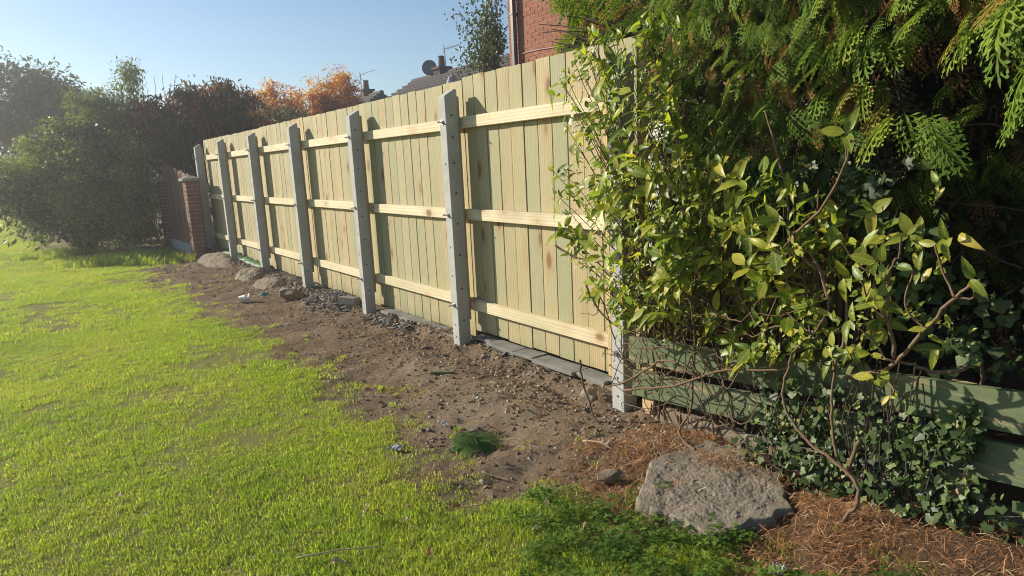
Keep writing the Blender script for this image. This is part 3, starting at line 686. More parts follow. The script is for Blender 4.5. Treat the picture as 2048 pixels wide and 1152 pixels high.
# ------------------------------------------------------------------ brick piers and the old brown fence
M['cap'] = concrete_mat('pier_cap', (0.20, 0.205, 0.175), (0.30, 0.30, 0.25), .6)
pb = MB().box(-.1075, .1075, -.0515, .0515, -.0325, .0325, .004); _o = pb.build('brick', M['brick_pier']); pier_me = _o.data; bpy.data.objects.remove(_o)
def pier(x0, y0, label, top=1.40):
    e = empty('brick_pier', (x0+.11, y0+.165, -.05), label, 'brick pier', 'brick piers with caps')
    MB().box(x0+.006, x0+.209, y0+.006, y0+.324, -.15, top-.002).build('core', M['mortar'], e)
    n = int((top+.10)/.075)
    for r in range(n):
        z = top-.0375-r*.075
        for k in range(3):
            o = obj('brick', pier_me, None, e)
            if r % 2 == 0: o.location = (x0+.1075, y0+.0515+k*.113, z)
            else:
                # stretcher course seen on the long face: two bricks turned
                if k == 2: o.location = (x0+.1075, y0+.2775, z)
                else: o.location = (x0+.0515+k*.112, y0+.1075, z); o.rotation_euler = (0, 0, math.pi/2)
            o.location.x += random.uniform(-.002, .002); o.location.y += random.uniform(-.002, .002)
    c = MB(); c.box(x0-.05, x0+.265, y0-.05, y0+.38, top, top+.05, .006).add([(x0-.05, y0-.05, top+.049), (x0+.265, y0-.05, top+.049), (x0+.265, y0+.38, top+.049), (x0-.05, y0+.38, top+.049), (x0+.107, y0+.165, top+.105)], [(0,1,4),(1,2,4),(2,3,4),(3,0,4)])
    c.build('cap', M['cap'], e)
pier(2.42, 13.74, 'nearer brick pier with stone cap at the end of the new fence')
pier(2.42, 16.78, 'farther brick pier with stone cap in the shade of the bush')
t = NT('old_fence_wood'); nn = t.noise(t.mapping(t.pos(), (30, 30, 1.5)), 1.0, 5); cc = t.ramp(t.rnd(), [(0, (.20, .115, .07)), (.5, (.28, .165, .105)), (1, (.23, .14, .10))]); M['old_wood'] = t.finish(t.princ(t.mix(t.mapr(nn, .4, .7, 0, .6), cc, (.10, .06, .04)), .85, t.bump(nn, .4, .004), .2))
bf = empty('old_fence', (2.54, 15.4, 0), 'old brown board fence between the two brick piers', 'fence')
nb = 24
for k in range(nb):
    u = k/(nb-1); y = 14.10+u*2.62; top = 1.53+.24*u+random.uniform(-.035, .03)
    o = MB().box(2.54+random.uniform(-.01, .01), 2.558, y, y+.098, .16, top, .002).build('board', M['old_wood'], bf); o.rotation_euler = (0, 0, 0)
for z in (.4, 1.25): MB().box(2.562, 2.60, 14.09, 16.76, z-.04, z+.04, .003).build('rail', M['old_wood'], bf)
MB().box(2.50, 2.56, 14.09, 16.76, -.12, .155, .004).build('gravel_board', M['post'], bf)

# ------------------------------------------------------------------ bungalow roofs, chimneys, aerials and dish
M['chim'] = simple_mat('chimney_brick', (0.115, 0.07, 0.06), (0.07, 0.045, 0.04), 14, .9)
M['pot'] = simple_mat('chimney_pot', (0.10, 0.055, 0.045), rough=.8)
M['metal_d'] = simple_mat('aerial_metal', (0.22, 0.22, 0.23), rough=.5, metal=.5, bump=0)
M['dishm'] = simple_mat('dish_grey', (0.20, 0.21, 0.22), rough=.55, bump=0)
M['lead'] = simple_mat('lead_flashing', (0.30, 0.31, 0.33), rough=.6)
M['walls'] = simple_mat('bungalow_render', (0.45, 0.40, 0.34), rough=.9)
def bungalow(y0, y1, x0, x1, ez, rz, hip0, hip1, label):
    e = empty('bungalow', ((x0+x1)/2, (y0+y1)/2, 0), label, 'bungalow', 'bungalows beyond the fence')
    MB().box(x0+.3, x1-.3, y0+.3, y1-.3, 0, ez).build('wall', M['walls'], e); cx = (x0+x1)/2
    v = [(x0, y0, ez), (x1, y0, ez), (x1, y1, ez), (x0, y1, ez), (cx, y0+hip0, rz), (cx, y1-hip1, rz)]
    rf = MB().add(v, [(0, 3, 5, 4), (1, 4, 5, 2), (0, 4, 1), (3, 2, 5), (0, 1, 2, 3)]).build('roof', M['tile_roof'], e)
    rd = MB()
    rd.tube([(cx, y0+hip0, rz+.02), (cx, y1-hip1, rz+.02)], .09, 8).build('ridge_tiles', M['tile_roof'], rf)
    # tile courses on the slope facing the fence
    n = 16; cs = MB()
    for k in range(n):
        u = (k+.5)/n; xa = x0+(cx-x0)*u; za = ez+(rz-ez)*u; ya = y0+hip0*u+.05; yb = y1-hip1*u-.05
        cs.box(xa-.13, xa+.10, ya, yb, za-.035, za+.03)
    cs.build('tile_courses', M['tile_roof'], rf)['kind'] = 'stuff'
    return e, cx
e1, cx = bungalow(12.5, 24.9, 9.3, 15.3, 2.6, 4.50, 2.2, 1.5, 'nearer dark-roofed bungalow with dish and chimney behind the fence')
e2, cx = bungalow(25.1, 36.0, 9.3, 15.3, 2.5, 4.40, 1.0, 2.5, 'farther dark-roofed bungalow with one chimney behind the orange bush')
def chimney(e, x, y, zb, zt, w=.36):
    s = MB().box(x-w/2, x+w/2, y-w/2, y+w/2, zb-.4, zt-.12, .01).build('chimney', M['chim'], e)
    MB().box(x-w/2-.06, x+w/2+.06, y-w/2-.06, y+w/2+.06, zt-.12, zt-.03, .01).build('chimney_crown', M['chim'], s)
    MB().tube([(x, y, zt-.03), (x, y, zt+.30), (x, y, zt+.33)], [.125, .105, .125], 12).build('chimney_pot', M['pot'], s)
chimney(e1, 12.3, 21.2, 4.42, 4.78, .42); chimney(e2, 12.3, 27.6, 4.25, 4.72, .42)
def aerial(e, x, y, z0, z1, dy, n=7):
    a = MB().tube([(x, y, z0), (x, y, z1)], .018, 6); a.tube([(x, y+.05, z1-.03), (x, y-dy, z1-.03)], .014, 5)
    for k in range(n):
        u = k/(n-1); yy = y-.12-(dy-.15)*u; L = .16-.08*u; a.tube([(x-L, yy, z1-.03), (x+L, yy, z1-.03)], .005, 4)
    a.tube([(x-.1, y-.08, z1+.10), (x, y-.02, z1-.03), (x-.1, y-.08, z1-.16)], .010, 4)
    return a.build('aerial', M['metal_d'], e)
aerial(e1, 12.3, 20.95, 4.5, 5.33, .95); aerial(e2, 12.3, 28.1, 4.3, 5.38, 1.45, 2)
a = MB().tube([(12.3, 28.1, 4.85), (12.3, 28.7, 4.85)], .012, 5); a.build('aerial_arm', M['metal_d'], e2)
# dish: shallow bowl with arm
V = []; F = []; R = .29
for i in range(7):
    for k in range(20):
        q = 2*math.pi*k/20; r = R*i/6; V.append((r*math.cos(q)*.9, r*math.sin(q), .10*(i/6)**2))
for i in range(6):
    for k in range(20): F.append((i*20+k, i*20+(k+1) % 20, (i+1)*20+(k+1) % 20, (i+1)*20+k))
d = empty('satellite_dish', (12.25, 21.75, 4.4), 'grey satellite dish on the nearer bungalow roof beside its chimney', 'satellite dish')
bowl = MB().add(V, F).build('dish_bowl', M['dishm'], d, True); bowl.matrix_parent_inverse.identity()
bowl.location = (-.1, .05, .36); nrm = Vector((-.55, -.75, .35)); bowl.rotation_euler = nrm.to_track_quat('Z', 'Y').to_euler()
sm = bowl.modifiers.new('thickness', 'SOLIDIFY'); sm.thickness = .012
MB().tube([(12.20, 21.75, 4.44), (12.22, 21.78, 4.62), (12.17, 21.79, 4.74)], .022, 6).build('mount', M['metal_d'], d)
MB().tube([(12.18, 21.72, 4.50), (11.95, 21.42, 4.62), (11.90, 21.36, 4.74)], .014, 6).build('feed_arm', M['metal_d'], d)
# folded parasol showing over the boards
M['canvas'] = simple_mat('parasol_canvas', (0.42, 0.42, 0.44), rough=.9)
ps = empty('folded_parasol', (7.0, 11.69, 0), 'folded pale grey garden parasol just showing over the fence top', 'parasol')
V = []; F = []
prof = [(0.0, 3.17), (.06, 3.13), (.11, 2.98), (.15, 2.6), (.17, 2.2), (.15, 1.7)]
for i, (r, z) in enumerate(prof):
    for k in range(24):
        q = 2*math.pi*k/24; rr = r*(1+.28*math.cos(q*8)); V.append((7.0+rr*math.cos(q), 11.69+rr*math.sin(q), z))
for i in range(len(prof)-1):
    for k in range(24): F.append((i*24+k, i*24+(k+1) % 24, (i+1)*24+(k+1) % 24, (i+1)*24+k))
MB().add(V, F).build('canopy', M['canvas'], ps, True)
MB().tube([(7, 11.69, 0), (7, 11.69, 3.20)], .02, 8).build('pole', M['metal_d'], ps)
# ------------------------------------------------------------------ trees and shrubs beyond the fence and along the field
SL = [simple_leaf(.55, .25, .15), simple_leaf(.42, .4, .3), simple_leaf(.65, .15, .05)]
NL = [simple_leaf(.20, .3, .35), simple_leaf(.16, .2, .5)]
def crown_pts(lobes, n, seed, shell=.45, rough=.35, zmin=None):
    rg = np.random.default_rng(seed); L = np.array(lobes, float); w = (L[:, 3]*L[:, 4]*L[:, 5])**(2/3); k = rg.choice(len(L), n, p=w/w.sum())
    d = rdirs(n, rg); u = rg.random(n)**shell
    # uneven outline: clumps and hollows by direction
    q = fbm(d[:, 0]*2.3+k*7.1+50, d[:, 1]*2.3+d[:, 2]*2.9+50, 4); u = u*(1-rough+2*rough*q)
    p = L[k, :3] + d*L[k, 3:6]*u[:, None]
    # carve small gaps
    g = fbm(p[:, 0]*2.6+p[:, 2]*1.3+30, p[:, 1]*2.6+p[:, 2]*1.9+80, 3); ok = g > .40
    if zmin is not None: ok &= p[:, 2] > zmin
    return p[ok], d[ok], rg
def crown(name, parent, lobes, n, size, tpls, mat, seed, shell=.45, rough=.35, droop=.4, zmin=.02, sizevar=.45, clump=34, spread=1.5):
    p, d, rg = crown_pts(lobes, max(60, n//clump), seed, shell, rough, zmin)
    k = rg.integers(0, len(p), n); cs = rg.uniform(.6, 1.7, len(p))          # leaves sit in sprays of uneven size
    p = p[k] + (rdirs(n, rg)*rg.random((n, 1))**.5)*(size*2*spread*cs[k])[:, None]*[1, 1, .7]; d = d[k]; ok = p[:, 2] > zmin; p, d, tone = p[ok], d[ok], rg.random(len(cs))[k][ok]; N = len(p)
    dr = d*.7 + rdirs(N, rg)*.9 + np.array([0, 0, -droop]); nn = d*.5 + np.array([0, 0, .6]) + rdirs(N, rg)*.8
    V, F, A = scatter(tpls, p, dr, nn, size*rg.uniform(1-sizevar, 1+sizevar, N), np.clip(.55*tone+.45*rg.random(N), 0, 1), rg=rg)
    o = obj(name, mesh_np(name, V, F, {'rnd': A}), mat, parent); return o
def limbs(name, parent, base, tips, r0, mat, seed, r1=.012, n=5):
    rg = random.Random(seed); mb = MB()
    for t_ in tips:
        b = Vector(base); t2 = Vector(t_); mid = b.lerp(t2, .5) + Vector((rg.uniform(-.2, .2), rg.uniform(-.2, .2), .1))*(t2-b).length*.3
        mb.tube(smooth_path([b, b.lerp(mid, .6), mid, t2], n, .01, rg), [r0, r1], 6)
    return mb.build(name, mat, parent, True)
M['bark'] = bark_mat('bark', (0.07, 0.05, 0.035), (0.16, 0.12, 0.085))
M['bark_pale'] = bark_mat('pale_bark', (0.14, 0.12, 0.10), (0.30, 0.27, 0.24))
G = lambda a, b, c: [(0, a), (.5, b), (1, c)]
M['l_olive'] = leaf_mat('olive_leaf', G((.08, .11, .025), (.16, .195, .042), (.30, .31, .075)), trans=.36)
M['l_pale'] = leaf_mat('pale_leaf', G((.07, .105, .022), (.12, .15, .035), (.19, .20, .055)))
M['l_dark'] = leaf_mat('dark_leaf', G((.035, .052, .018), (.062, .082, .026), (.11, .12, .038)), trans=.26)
M['l_red'] = leaf_mat('red_leaf', G((.12, .03, .025), (.20, .055, .03), (.17, .11, .04)))
M['l_mixred'] = leaf_mat('redgreen_leaf', [(0, (.15, .05, .032)), (.22, (.17, .09, .035)), (.35, (.075, .085, .03)), (1, (.045, .058, .024))])
M['l_orange'] = leaf_mat('orange_leaf', [(0, (.16, .05, .02)), (.25, (.36, .10, .025)), (.4, (.46, .16, .025)), (.45, (.50, .21, .03)), (.75, (.46, .30, .04)), (1, (.16, .14, .03))], trans=.55)
M['l_birch'] = leaf_mat('birch_leaf', G((.035, .055, .018), (.06, .085, .025), (.11, .12, .04)), trans=.25)

e = empty('overgrown_bush', (1.1, 17.4, -.05), 'big overgrown olive green bush at the left beside the lawn', 'bush')
LB = [(2.25, 18.6, 1.0, .55, .6, 1.3), (2.1, 17.5, 2.0, .5, .5, .7), (-.45, 17.6, 1.45, .75, .9, .55), (2.0, 17.3, .9, .4, .6, .95), (1.6, 16.9, .8, .5, .5, .75), (0.45, 17.6, 1.0, 1.05, 1.1, 1.05), (1.35, 17.3, 1.15, .85, 1.0, 1.15), (1.0, 17.7, 2.1, .95, .9, .85), (-.05, 18.0, 1.15, .6, .9, .55), (1.85, 17.2, 1.4, .42, .7, 1.1), (.75, 17.2, .6, .5, .6, .6), (1.5, 17.5, 2.3, .6, .7, .6), (0.1, 18.4, 1.6, .7, .8, .55), (-.3, 18.6, 1.5, .6, .8, .6)]
crown('foliage', e, LB, 50000, .070, SL, M['l_olive'], 101, .36, .42, clump=60, spread=1.9)
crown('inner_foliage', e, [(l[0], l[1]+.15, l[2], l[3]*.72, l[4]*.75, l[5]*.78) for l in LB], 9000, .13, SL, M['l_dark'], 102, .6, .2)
limbs('branches', e, (1.0, 17.5, -.1), [(.2, 17.3, 1.2), (1.6, 17.2, 1.9), (.9, 17.6, 2.4), (-.2, 17.8, 1.0), (1.9, 17.3, 1.6), (1.2, 16.9, 1.2)], .05, M['bark'], 1)
e = empty('feathery_shrub', (2.1, 18.3, -.05), 'pale feathery shrub with drooping tips rising above the big bush', 'shrub')
crown('foliage', e, [(1.75, 18.2, 2.75, .42, .5, .55), (2.25, 18.2, 3.1, .30, .35, .75), (2.35, 18.2, 3.75, .16, .2, .35), (2.6, 18.3, 2.6, .45, .5, .6), (1.5, 18.3, 3.3, .35, .3, .25), (2.0, 18.2, 2.2, .7, .5, .7)], 23000, .085, NL+[SL[1]], M['l_pale'], 103, .5, .4, .9)
limbs('stems', e, (2.1, 18.3, -.1), [(1.7, 18.2, 3.0), (2.3, 18.2, 3.9), (2.6, 18.3, 2.9), (1.4, 18.3, 3.4), (2.15, 18.25, 3.6)], .035, M['bark'], 2)
e = empty('bare_sapling', (2.95, 18.9, 0), 'bare thin twigs sticking up between the feathery shrub and the red shrub', 'sapling')
limbs('twigs', e, (2.95, 18.9, -.05), [(2.75+.12*k+random.uniform(-.1, .1), 18.9, 3.6+random.uniform(-.5, .35)) for k in range(7)], .022, M['bark_pale'], 3, .004)

e = empty('red_shrub', (3.9, 17.6, 0), 'dark red-leaved shrub with drooping leaves behind the far end of the fence', 'shrub')
LR = [(2.6, 17.6, 2.7, .4, .5, .5), (3.45, 17.5, 2.85, .6, .6, .70), (4.15, 17.6, 2.85, .5, .6, .75), (4.75, 17.8, 2.55, .55, .6, .75), (2.85, 17.5, 2.2, .55, .6, .65), (3.6, 17.6, 1.9, 1.1, .7, .8), (3.35, 17.5, 3.2, .2, .3, .3), (4.15, 17.5, 3.45, .15, .25, .25), (4.75, 17.6, 3.3, .18, .2, .28)]
crown('foliage', e, LR, 15000, .105, [leaf_tpl(.36, .2, .5, 2), leaf_tpl(.3, .5, .7, 2)], M['l_mixred'], 105, .42, .5, 1.1, clump=12, spread=1.2)
crown('upper_foliage', e, [l for l in LR if l[2] > 2.5], 4200, .11, [leaf_tpl(.36, .2, .6, 2)], M['l_red'], 106, .32, .6, 1.2, clump=9, spread=1.1)
limbs('branches', e, (3.9, 17.6, -.1), [(3.35, 17.5, 3.4), (4.15, 17.5, 3.65), (4.75, 17.6, 3.5), (2.9, 17.5, 2.6), (3.7, 17.5, 3.1)], .045, M['bark'], 4)
e = empty('dark_hedge_shrub', (5.6, 19.3, 0), 'dense dark green shrub filling the space between the red shrub and the orange bush', 'shrub')
crown('foliage', e, [(5.2, 19.2, 2.3, .9, .8, 1.05), (6.2, 19.8, 2.4, .9, .8, 1.05), (4.3, 18.9, 1.9, .9, .7, 1.0), (7.2, 20.5, 2.3, .9, .7, .85)], 20000, .085, SL, M['l_dark'], 107, .45, .3)
limbs('branches', e, (5.6, 19.3, -.1), [(5.0, 19.2, 2.5), (6.2, 19.7, 2.6), (4.4, 19, 2.3)], .05, M['bark'], 5)
e = empty('orange_bush', (7.2, 22, 0), 'smaller orange autumn bush with golden leaves behind the fence', 'bush')
crown('foliage', e, [(6.95, 22, 3.5, .55, .5, .66), (7.5, 22.2, 3.3, .65, .5, .6), (6.75, 22, 4.0, .22, .2, .3), (6.3, 21.9, 3.2, .55, .5, .6), (7.9, 22.3, 3.35, .5, .5, .55), (5.8, 21.6, 2.9, .5, .5, .6), (6.5, 21.8, 2.7, .6, .5, .6)], 14000, .075, SL, M['l_orange'], 108, .42, .75, clump=22, spread=1.5)
limbs('branches', e, (7.1, 22, -.1), [(6.7, 22, 4.2), (7.5, 22.2, 3.7), (6.9, 22, 3.9), (7.9, 22.2, 3.9), (6.2, 21.9, 3.3)], .05, M['bark'], 6, .006)
e = empty('orange_tree', (8.8, 22.3, 0), 'larger orange and gold autumn bush in front of the farther bungalow', 'bush')
crown('foliage', e, [(8.35, 22.2, 3.75, .6, .5, .72), (9.05, 22.3, 4.1, .56, .5, .74), (8.75, 22.3, 3.2, .8, .6, .7), (9.3, 22.3, 3.4, .4, .5, .5)], 14000, .075, SL, M['l_orange'], 109, .42, .75, clump=22, spread=1.5)
crown('lower_foliage', e, [(8.7, 22.3, 2.5, 1.0, .7, .7)], 6000, .08, SL, M['l_dark'], 110, .45, .3)
limbs('branches', e, (8.8, 22.3, -.1), [(8.3, 22.2, 4.3), (9.1, 22.3, 4.6), (9.35, 22.3, 4.5), (8.6, 22.2, 4.55)], .06, M['bark'], 7, .006)
e = empty('birch_tree', (8.6, 13.0, 0), 'slender birch with sparse hanging leaves against the sky beside the house corner', 'tree')
limbs('trunk', e, (8.75, 12.6, -.1), [(8.7, 12.6, 6.0)], .07, M['bark_pale'], 8, .03)
tips = [(8.5, 13.75, 4.85), (8.5, 13.4, 4.25), (8.4, 13.55, 3.75), (8.5, 13.1, 4.9), (8.5, 12.5, 4.9), (8.4, 13.0, 3.9), (8.5, 12.4, 4.1), (8.5, 13.0, 3.3), (8.5, 12.5, 5.5)]
limbs('branches', e, (8.75, 12.6, 3.4), tips, .018, M['bark'], 9, .004)
P = []
rg = np.random.default_rng(120)
for tp in tips:
    n = 330; u = rg.random(n)[:, None]; q = np.array([8.72, 12.6, 3.9])*(1-u)+np.array(tp)*u + rg.normal(0, .13, (n, 3))*(.4+u); q[:, 2] -= rg.random(n)*.35*u[:, 0]; P.append(q)
P = np.concatenate(P); N = len(P); V, F, A = scatter([simple_leaf(.6, .2, .1)], P, rdirs(N, rg)+np.array([0, 0, -1.1]), rdirs(N, rg), .085*rg.uniform(.7, 1.2, N), rg.random(N), rg=rg)
obj('foliage', mesh_np('foliage', V, F, {'rnd': A}), M['l_birch'], e)

e = empty('dark_tree', (.75, 28, 0), 'tall dark round-headed tree far off at the left edge', 'tree')
crown('crown', e, [(.45, 28, 4.55, 1.35, 1.2, .9), (1.4, 28.2, 4.2, .9, 1.0, .75), (-.7, 28, 4.1, 1.2, 1.1, .95), (1.85, 28, 3.4, .5, .8, .38), (.3, 28.2, 3.6, 1.3, 1.0, .65), (-.3, 28, 2.8, 1.2, 1, .7)], 15000, .15, SL, M['l_dark'], 111, .36, .55, clump=110, spread=2.3)
limbs('trunk', e, (.7, 28, -.1), [(.7, 28, 3.5), (1.5, 28, 3.9), (-.5, 28, 3.9)], .16, M['bark'], 10, .05)
e = empty('field_hedge', (-1.6, 45, 0), 'dark hedge behind the big bush at the left edge', 'hedge')
crown('foliage', e, [(-1.4, 44, 2.4, 1.8, 2.5, 2.4), (1.0, 45, 2.5, 2.0, 2.5, 2.4), (3.6, 45, 2.5, 2.0, 2.5, 2.3), (-4.2, 48, 2.4, 2.4, 3, 2.3), (-8, 54, 2.6, 3, 3, 2.5)], 24000, .20, SL, M['l_dark'], 112, .42, .35)
limbs('branches', e, (-.4, 45, -.1), [(-1.4, 44.5, 2.6), (1.0, 45, 2.8), (0, 45, 3.2)], .08, M['bark'], 11)
e = tag(crown('far_trees', None, [(-12-7*k, 70+4*(k % 3), 2.6+(k % 4)*.6, 5, 4, 3+(k % 3)*.7) for k in range(12)], 26000, .40, SL, M['l_dark'], 113, .4, .35), 'far line of dark trees beyond the end of the field', 'trees', None, 'stuff')
# greenery in the gardens behind the fence so that a step aside does not open onto nothing
e = empty('garden_shrub', (5.2, 13.5, 0), 'low green garden shrub growing behind the boards near the birch', 'shrub')
crown('foliage', e, [(5.2, 13.5, .9, .9, 1.2, .9), (5.6, 15.2, 1.0, .9, 1.1, .9)], 7000, .08, SL, M['l_olive'], 114)
limbs('branches', e, (5.3, 14, -.1), [(5.0, 13.5, 1.2), (5.6, 15, 1.3)], .04, M['bark'], 12)
e = empty('dark_laurel', (5.0, 2.8, 0), 'dark evergreen mass standing behind the conifer hedge', 'shrub')
crown('foliage', e, [(5.1, 1.0, 1.6, .7, 1.3, 1.7), (5.2, 2.6, 1.6, .7, 1.2, 1.7), (5.3, 3.8, 1.5, .6, .7, 1.6), (5.1, -.8, 1.6, .8, 1.3, 1.7), (5.2, 1.8, 2.7, .8, 1.6, .9), (5.3, 3.4, 2.7, .7, .9, .8), (5.45, 4.65, 1.9, .45, .45, 1.2)], 40000, .10, SL, M['l_dark'], 115, .4, .15, spread=1.0)
limbs('branches', e, (5.3, 2.4, -.1), [(5.1, 1.0, 2.0), (5.2, 2.6, 2.4), (5.3, 3.8, 2.0)], .06, M['bark'], 13)
# ------------------------------------------------------------------ green rail fence and low wall under the hedge
t = NT('green_stain'); p = t.pos(); g1 = t.noise(t.mapping(p, (40, 2.0, 40)), 1.0, 5, .6); g2 = t.noise(p, 5.0, 4); g3 = t.noise(t.mapping(p, (20, 1.2, 30)), 1.0, 4, .7)
c = t.mix(g1, (0.085, 0.115, 0.06), (0.14, 0.175, 0.095)); c = t.mix(t.mapr(g2, .5, .75, 0, .5), c, (0.16, 0.19, 0.085))
c = t.mix(t.mapr(g3, .54, .66, 0, .8), c, (0.33, 0.26, 0.16))
M['green_wood'] = t.finish(t.princ(c, .75, t.bump(g1, .4, .003), .25))
gf = empty('green_rail_fence', (2.73, 1.2, .05), 'low fence of two green stained boards under the hedge', 'fence')
def gz(y): return 0.480 + (2.73-y)*0.082
def gboard(ya, yb, dz, h, x=2.711, name='board'):
    n = 12; V = []; F = []
    for i in range(n+1):
        y = ya+(yb-ya)*i/n; w = .004*math.sin(i*1.7+dz*20)
        for (xx, zz) in ((x+w, gz(y)+dz), (x+.028+w, gz(y)+dz), (x+.028+w, gz(y)+dz-h), (x+w, gz(y)+dz-h)): V.append((xx, y, zz))
    for i in range(n):
        for k in range(4): F.append((4*i+k, 4*i+(k+1) % 4, 4*i+4+(k+1) % 4, 4*i+4+k))
    F += [(0, 1, 2, 3), (4*n+3, 4*n+2, 4*n+1, 4*n)]
    return MB().add(V, F).build(name, M['green_wood'], gf)
gboard(2.735, -.9, 0, .152); gboard(2.715, -.9, -.198, .148)
for y in (2.62, 1.05, -.6): MB().box(2.742, 2.83, y-.045, y+.045, -.1, gz(y)-.02, .004).build('post', M['batten'], gf)
lw = empty('low_concrete_wall', (2.79, 1.2, 0), 'low rough concrete wall under the green boards', 'wall')
bm = rough_block([(2.735, -1.0), (2.735, 2.68), (2.90, 2.68), (2.90, -1.0)], -.1, .115, 41, .012, 6); bm_obj('wall_face', bm, M['rough_concrete'], lw)

# ------------------------------------------------------------------ conifer hedge
def frond_tpl(seed, n=15, w=.0205):
    rg = random.Random(seed); V = []; F = []
    def strip(p, q, wd, zz):
        a = np.array(p); b = np.array(q); d = b-a; L = np.linalg.norm(d); s = np.array([-d[1], d[0]])/max(L, 1e-6)*wd; k = len(V); m_ = a+d*.55
        z = lambda r: -.42*r[1]**2 - .30*abs(r[0])**1.3 + zz
        for r in (a, m_-s, b, m_+s): V.append((r[0], r[1], z(r)))
        F.append((k, k+1, k+2)); F.append((k, k+2, k+3))
    strip((0, 0), (0, 1), .012, 0)
    for i in range(n):
        u = .10+.86*i/(n-1); sd = -1 if i % 2 else 1; L = (.50*(1-u)**.75+.07)*rg.uniform(.8, 1.15); an = math.radians(rg.uniform(38, 54))
        dx, dy = sd*math.sin(an), math.cos(an); a = (0, u); b = (dx*L, u+dy*L); zz = rg.uniform(-.02, .02); strip(a, b, w*.7, zz)
        m2 = max(2, int(L*15))
        for j in range(m2):
            v = (j+.6)/m2; c0 = (dx*L*v, u+dy*L*v); s2 = -1 if j % 2 else 1; l2 = (.15*(1-v)+.045)*rg.uniform(.7, 1.25); a2 = an*sd+s2*math.radians(40)
            strip(c0, (c0[0]+math.sin(a2)*l2, c0[1]+math.cos(a2)*l2), w, zz)
    return np.array(V), np.array(F)
FR = [frond_tpl(k) for k in range(5)]
M['conifer'] = leaf_mat('conifer_spray', [(0, (.045, .08, .012)), (.3, (.085, .13, .016)), (.6, (.14, .19, .02)), (.80, (.20, .235, .026)), (.84, (.26, .14, .05)), (1, (.23, .105, .042))], trans=.38, rough=.65, spec=.18)
M['conifer_part'] = leaf_mat('conifer_spray_part', [(0, (.06, .115, .014)), (.5, (.115, .18, .02)), (.93, (.18, .225, .026)), (1, (.22, .15, .035))], attr=False, trans=.4, rough=.65, spec=.18)
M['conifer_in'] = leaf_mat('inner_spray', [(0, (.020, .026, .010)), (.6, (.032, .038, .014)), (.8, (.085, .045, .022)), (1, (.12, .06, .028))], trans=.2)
M['twig'] = bark_mat('twig_bark', (0.10, 0.060, 0.038), (0.22, 0.15, 0.095), 60)
M['twig_dark'] = bark_mat('dead_twig', (0.045, 0.032, 0.024), (0.11, 0.085, 0.065), 60)
hg = empty('conifer_hedge', (3.6, 1.2, 0), 'tall dark green conifer hedge with flat sprays filling the right side', 'hedge')
def hedge_x(y, z):
    hol = sstep(1.75, 1.25, y)*sstep(2.05, 1.60, z)                 # shaded hollow at the right
    low = sstep(1.15, .75, z)*sstep(2.6, 1.9, y)                    # undercut behind the climber stems
    gap = sstep(2.35, 2.7, y)*sstep(2.05, 1.85, z)                  # opening beside the nearest post
    return 3.02 + .30*(fbm(y*2.1+5, z*2.1+9, 3)-.5) + .62*hol + .30*low + .12*gap - .10*sstep(1.9, 2.5, z) - .17*sstep(1.25, 1.55, z)*sstep(2.25, 1.95, y)*(1-hol)
rg = np.random.default_rng(201)
def hedge_sprays(n, y0, y1, z0, z1, off, jit, sz, mat, name, seed, rlim=(0, 1)):
    rg = np.random.default_rng(seed); y = rg.uniform(y0, y1, n); z = rg.uniform(z0, z1, n); x = hedge_x(y, z)+off+rg.uniform(0, jit, n)
    ok = fbm(y*3.3+z, z*3.3+4, 3) > .36; x, y, z = x[ok], y[ok], z[ok]; N = len(x)
    d = np.stack([-.50+rg.normal(0, .28, N), .05+rg.normal(0, .5, N), -.62+rg.normal(0, .3, N)], -1); nn = np.stack([-.55+rg.normal(0, .35, N), .35+rg.normal(0, .4, N), .55+rg.normal(0, .3, N)], -1)
    V, F, A = scatter(FR, np.stack([x, y, z], -1), d, nn, sz*rg.uniform(.6, 1.3, N), rg.uniform(rlim[0], rlim[1], N), rg=rg)
    o = obj(name, mesh_np(name, V, F, {'rnd': A}), mat, hg); return o
tag(hedge_sprays(4600, -1.0, 2.75, .75, 2.9, .02, .28, .12, M['conifer'], 'foliage', 202), kind='stuff')
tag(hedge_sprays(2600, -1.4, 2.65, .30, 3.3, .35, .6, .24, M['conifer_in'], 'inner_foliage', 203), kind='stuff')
# dark leaf mass added behind the front sprays to keep light from leaking through
crown('light_block_core', hg, [(4.3, .2, 1.6, .55, 1.4, 1.6), (4.3, 1.6, 1.8, .5, .9, 1.3), (4.2, -1.2, 1.6, .6, 1.2, 1.6), (4.0, 1.1, 2.7, .7, 1.6, .6), (3.9, 2.2, 2.3, .45, .7, .7), (3.9, 1.4, 1.6, .4, 1.0, 1.2), (3.7, -.6, 2.8, .8, 1.2, .6)], 26000, .085, SL, M['conifer_in'], 204, .5, .2, spread=.6)
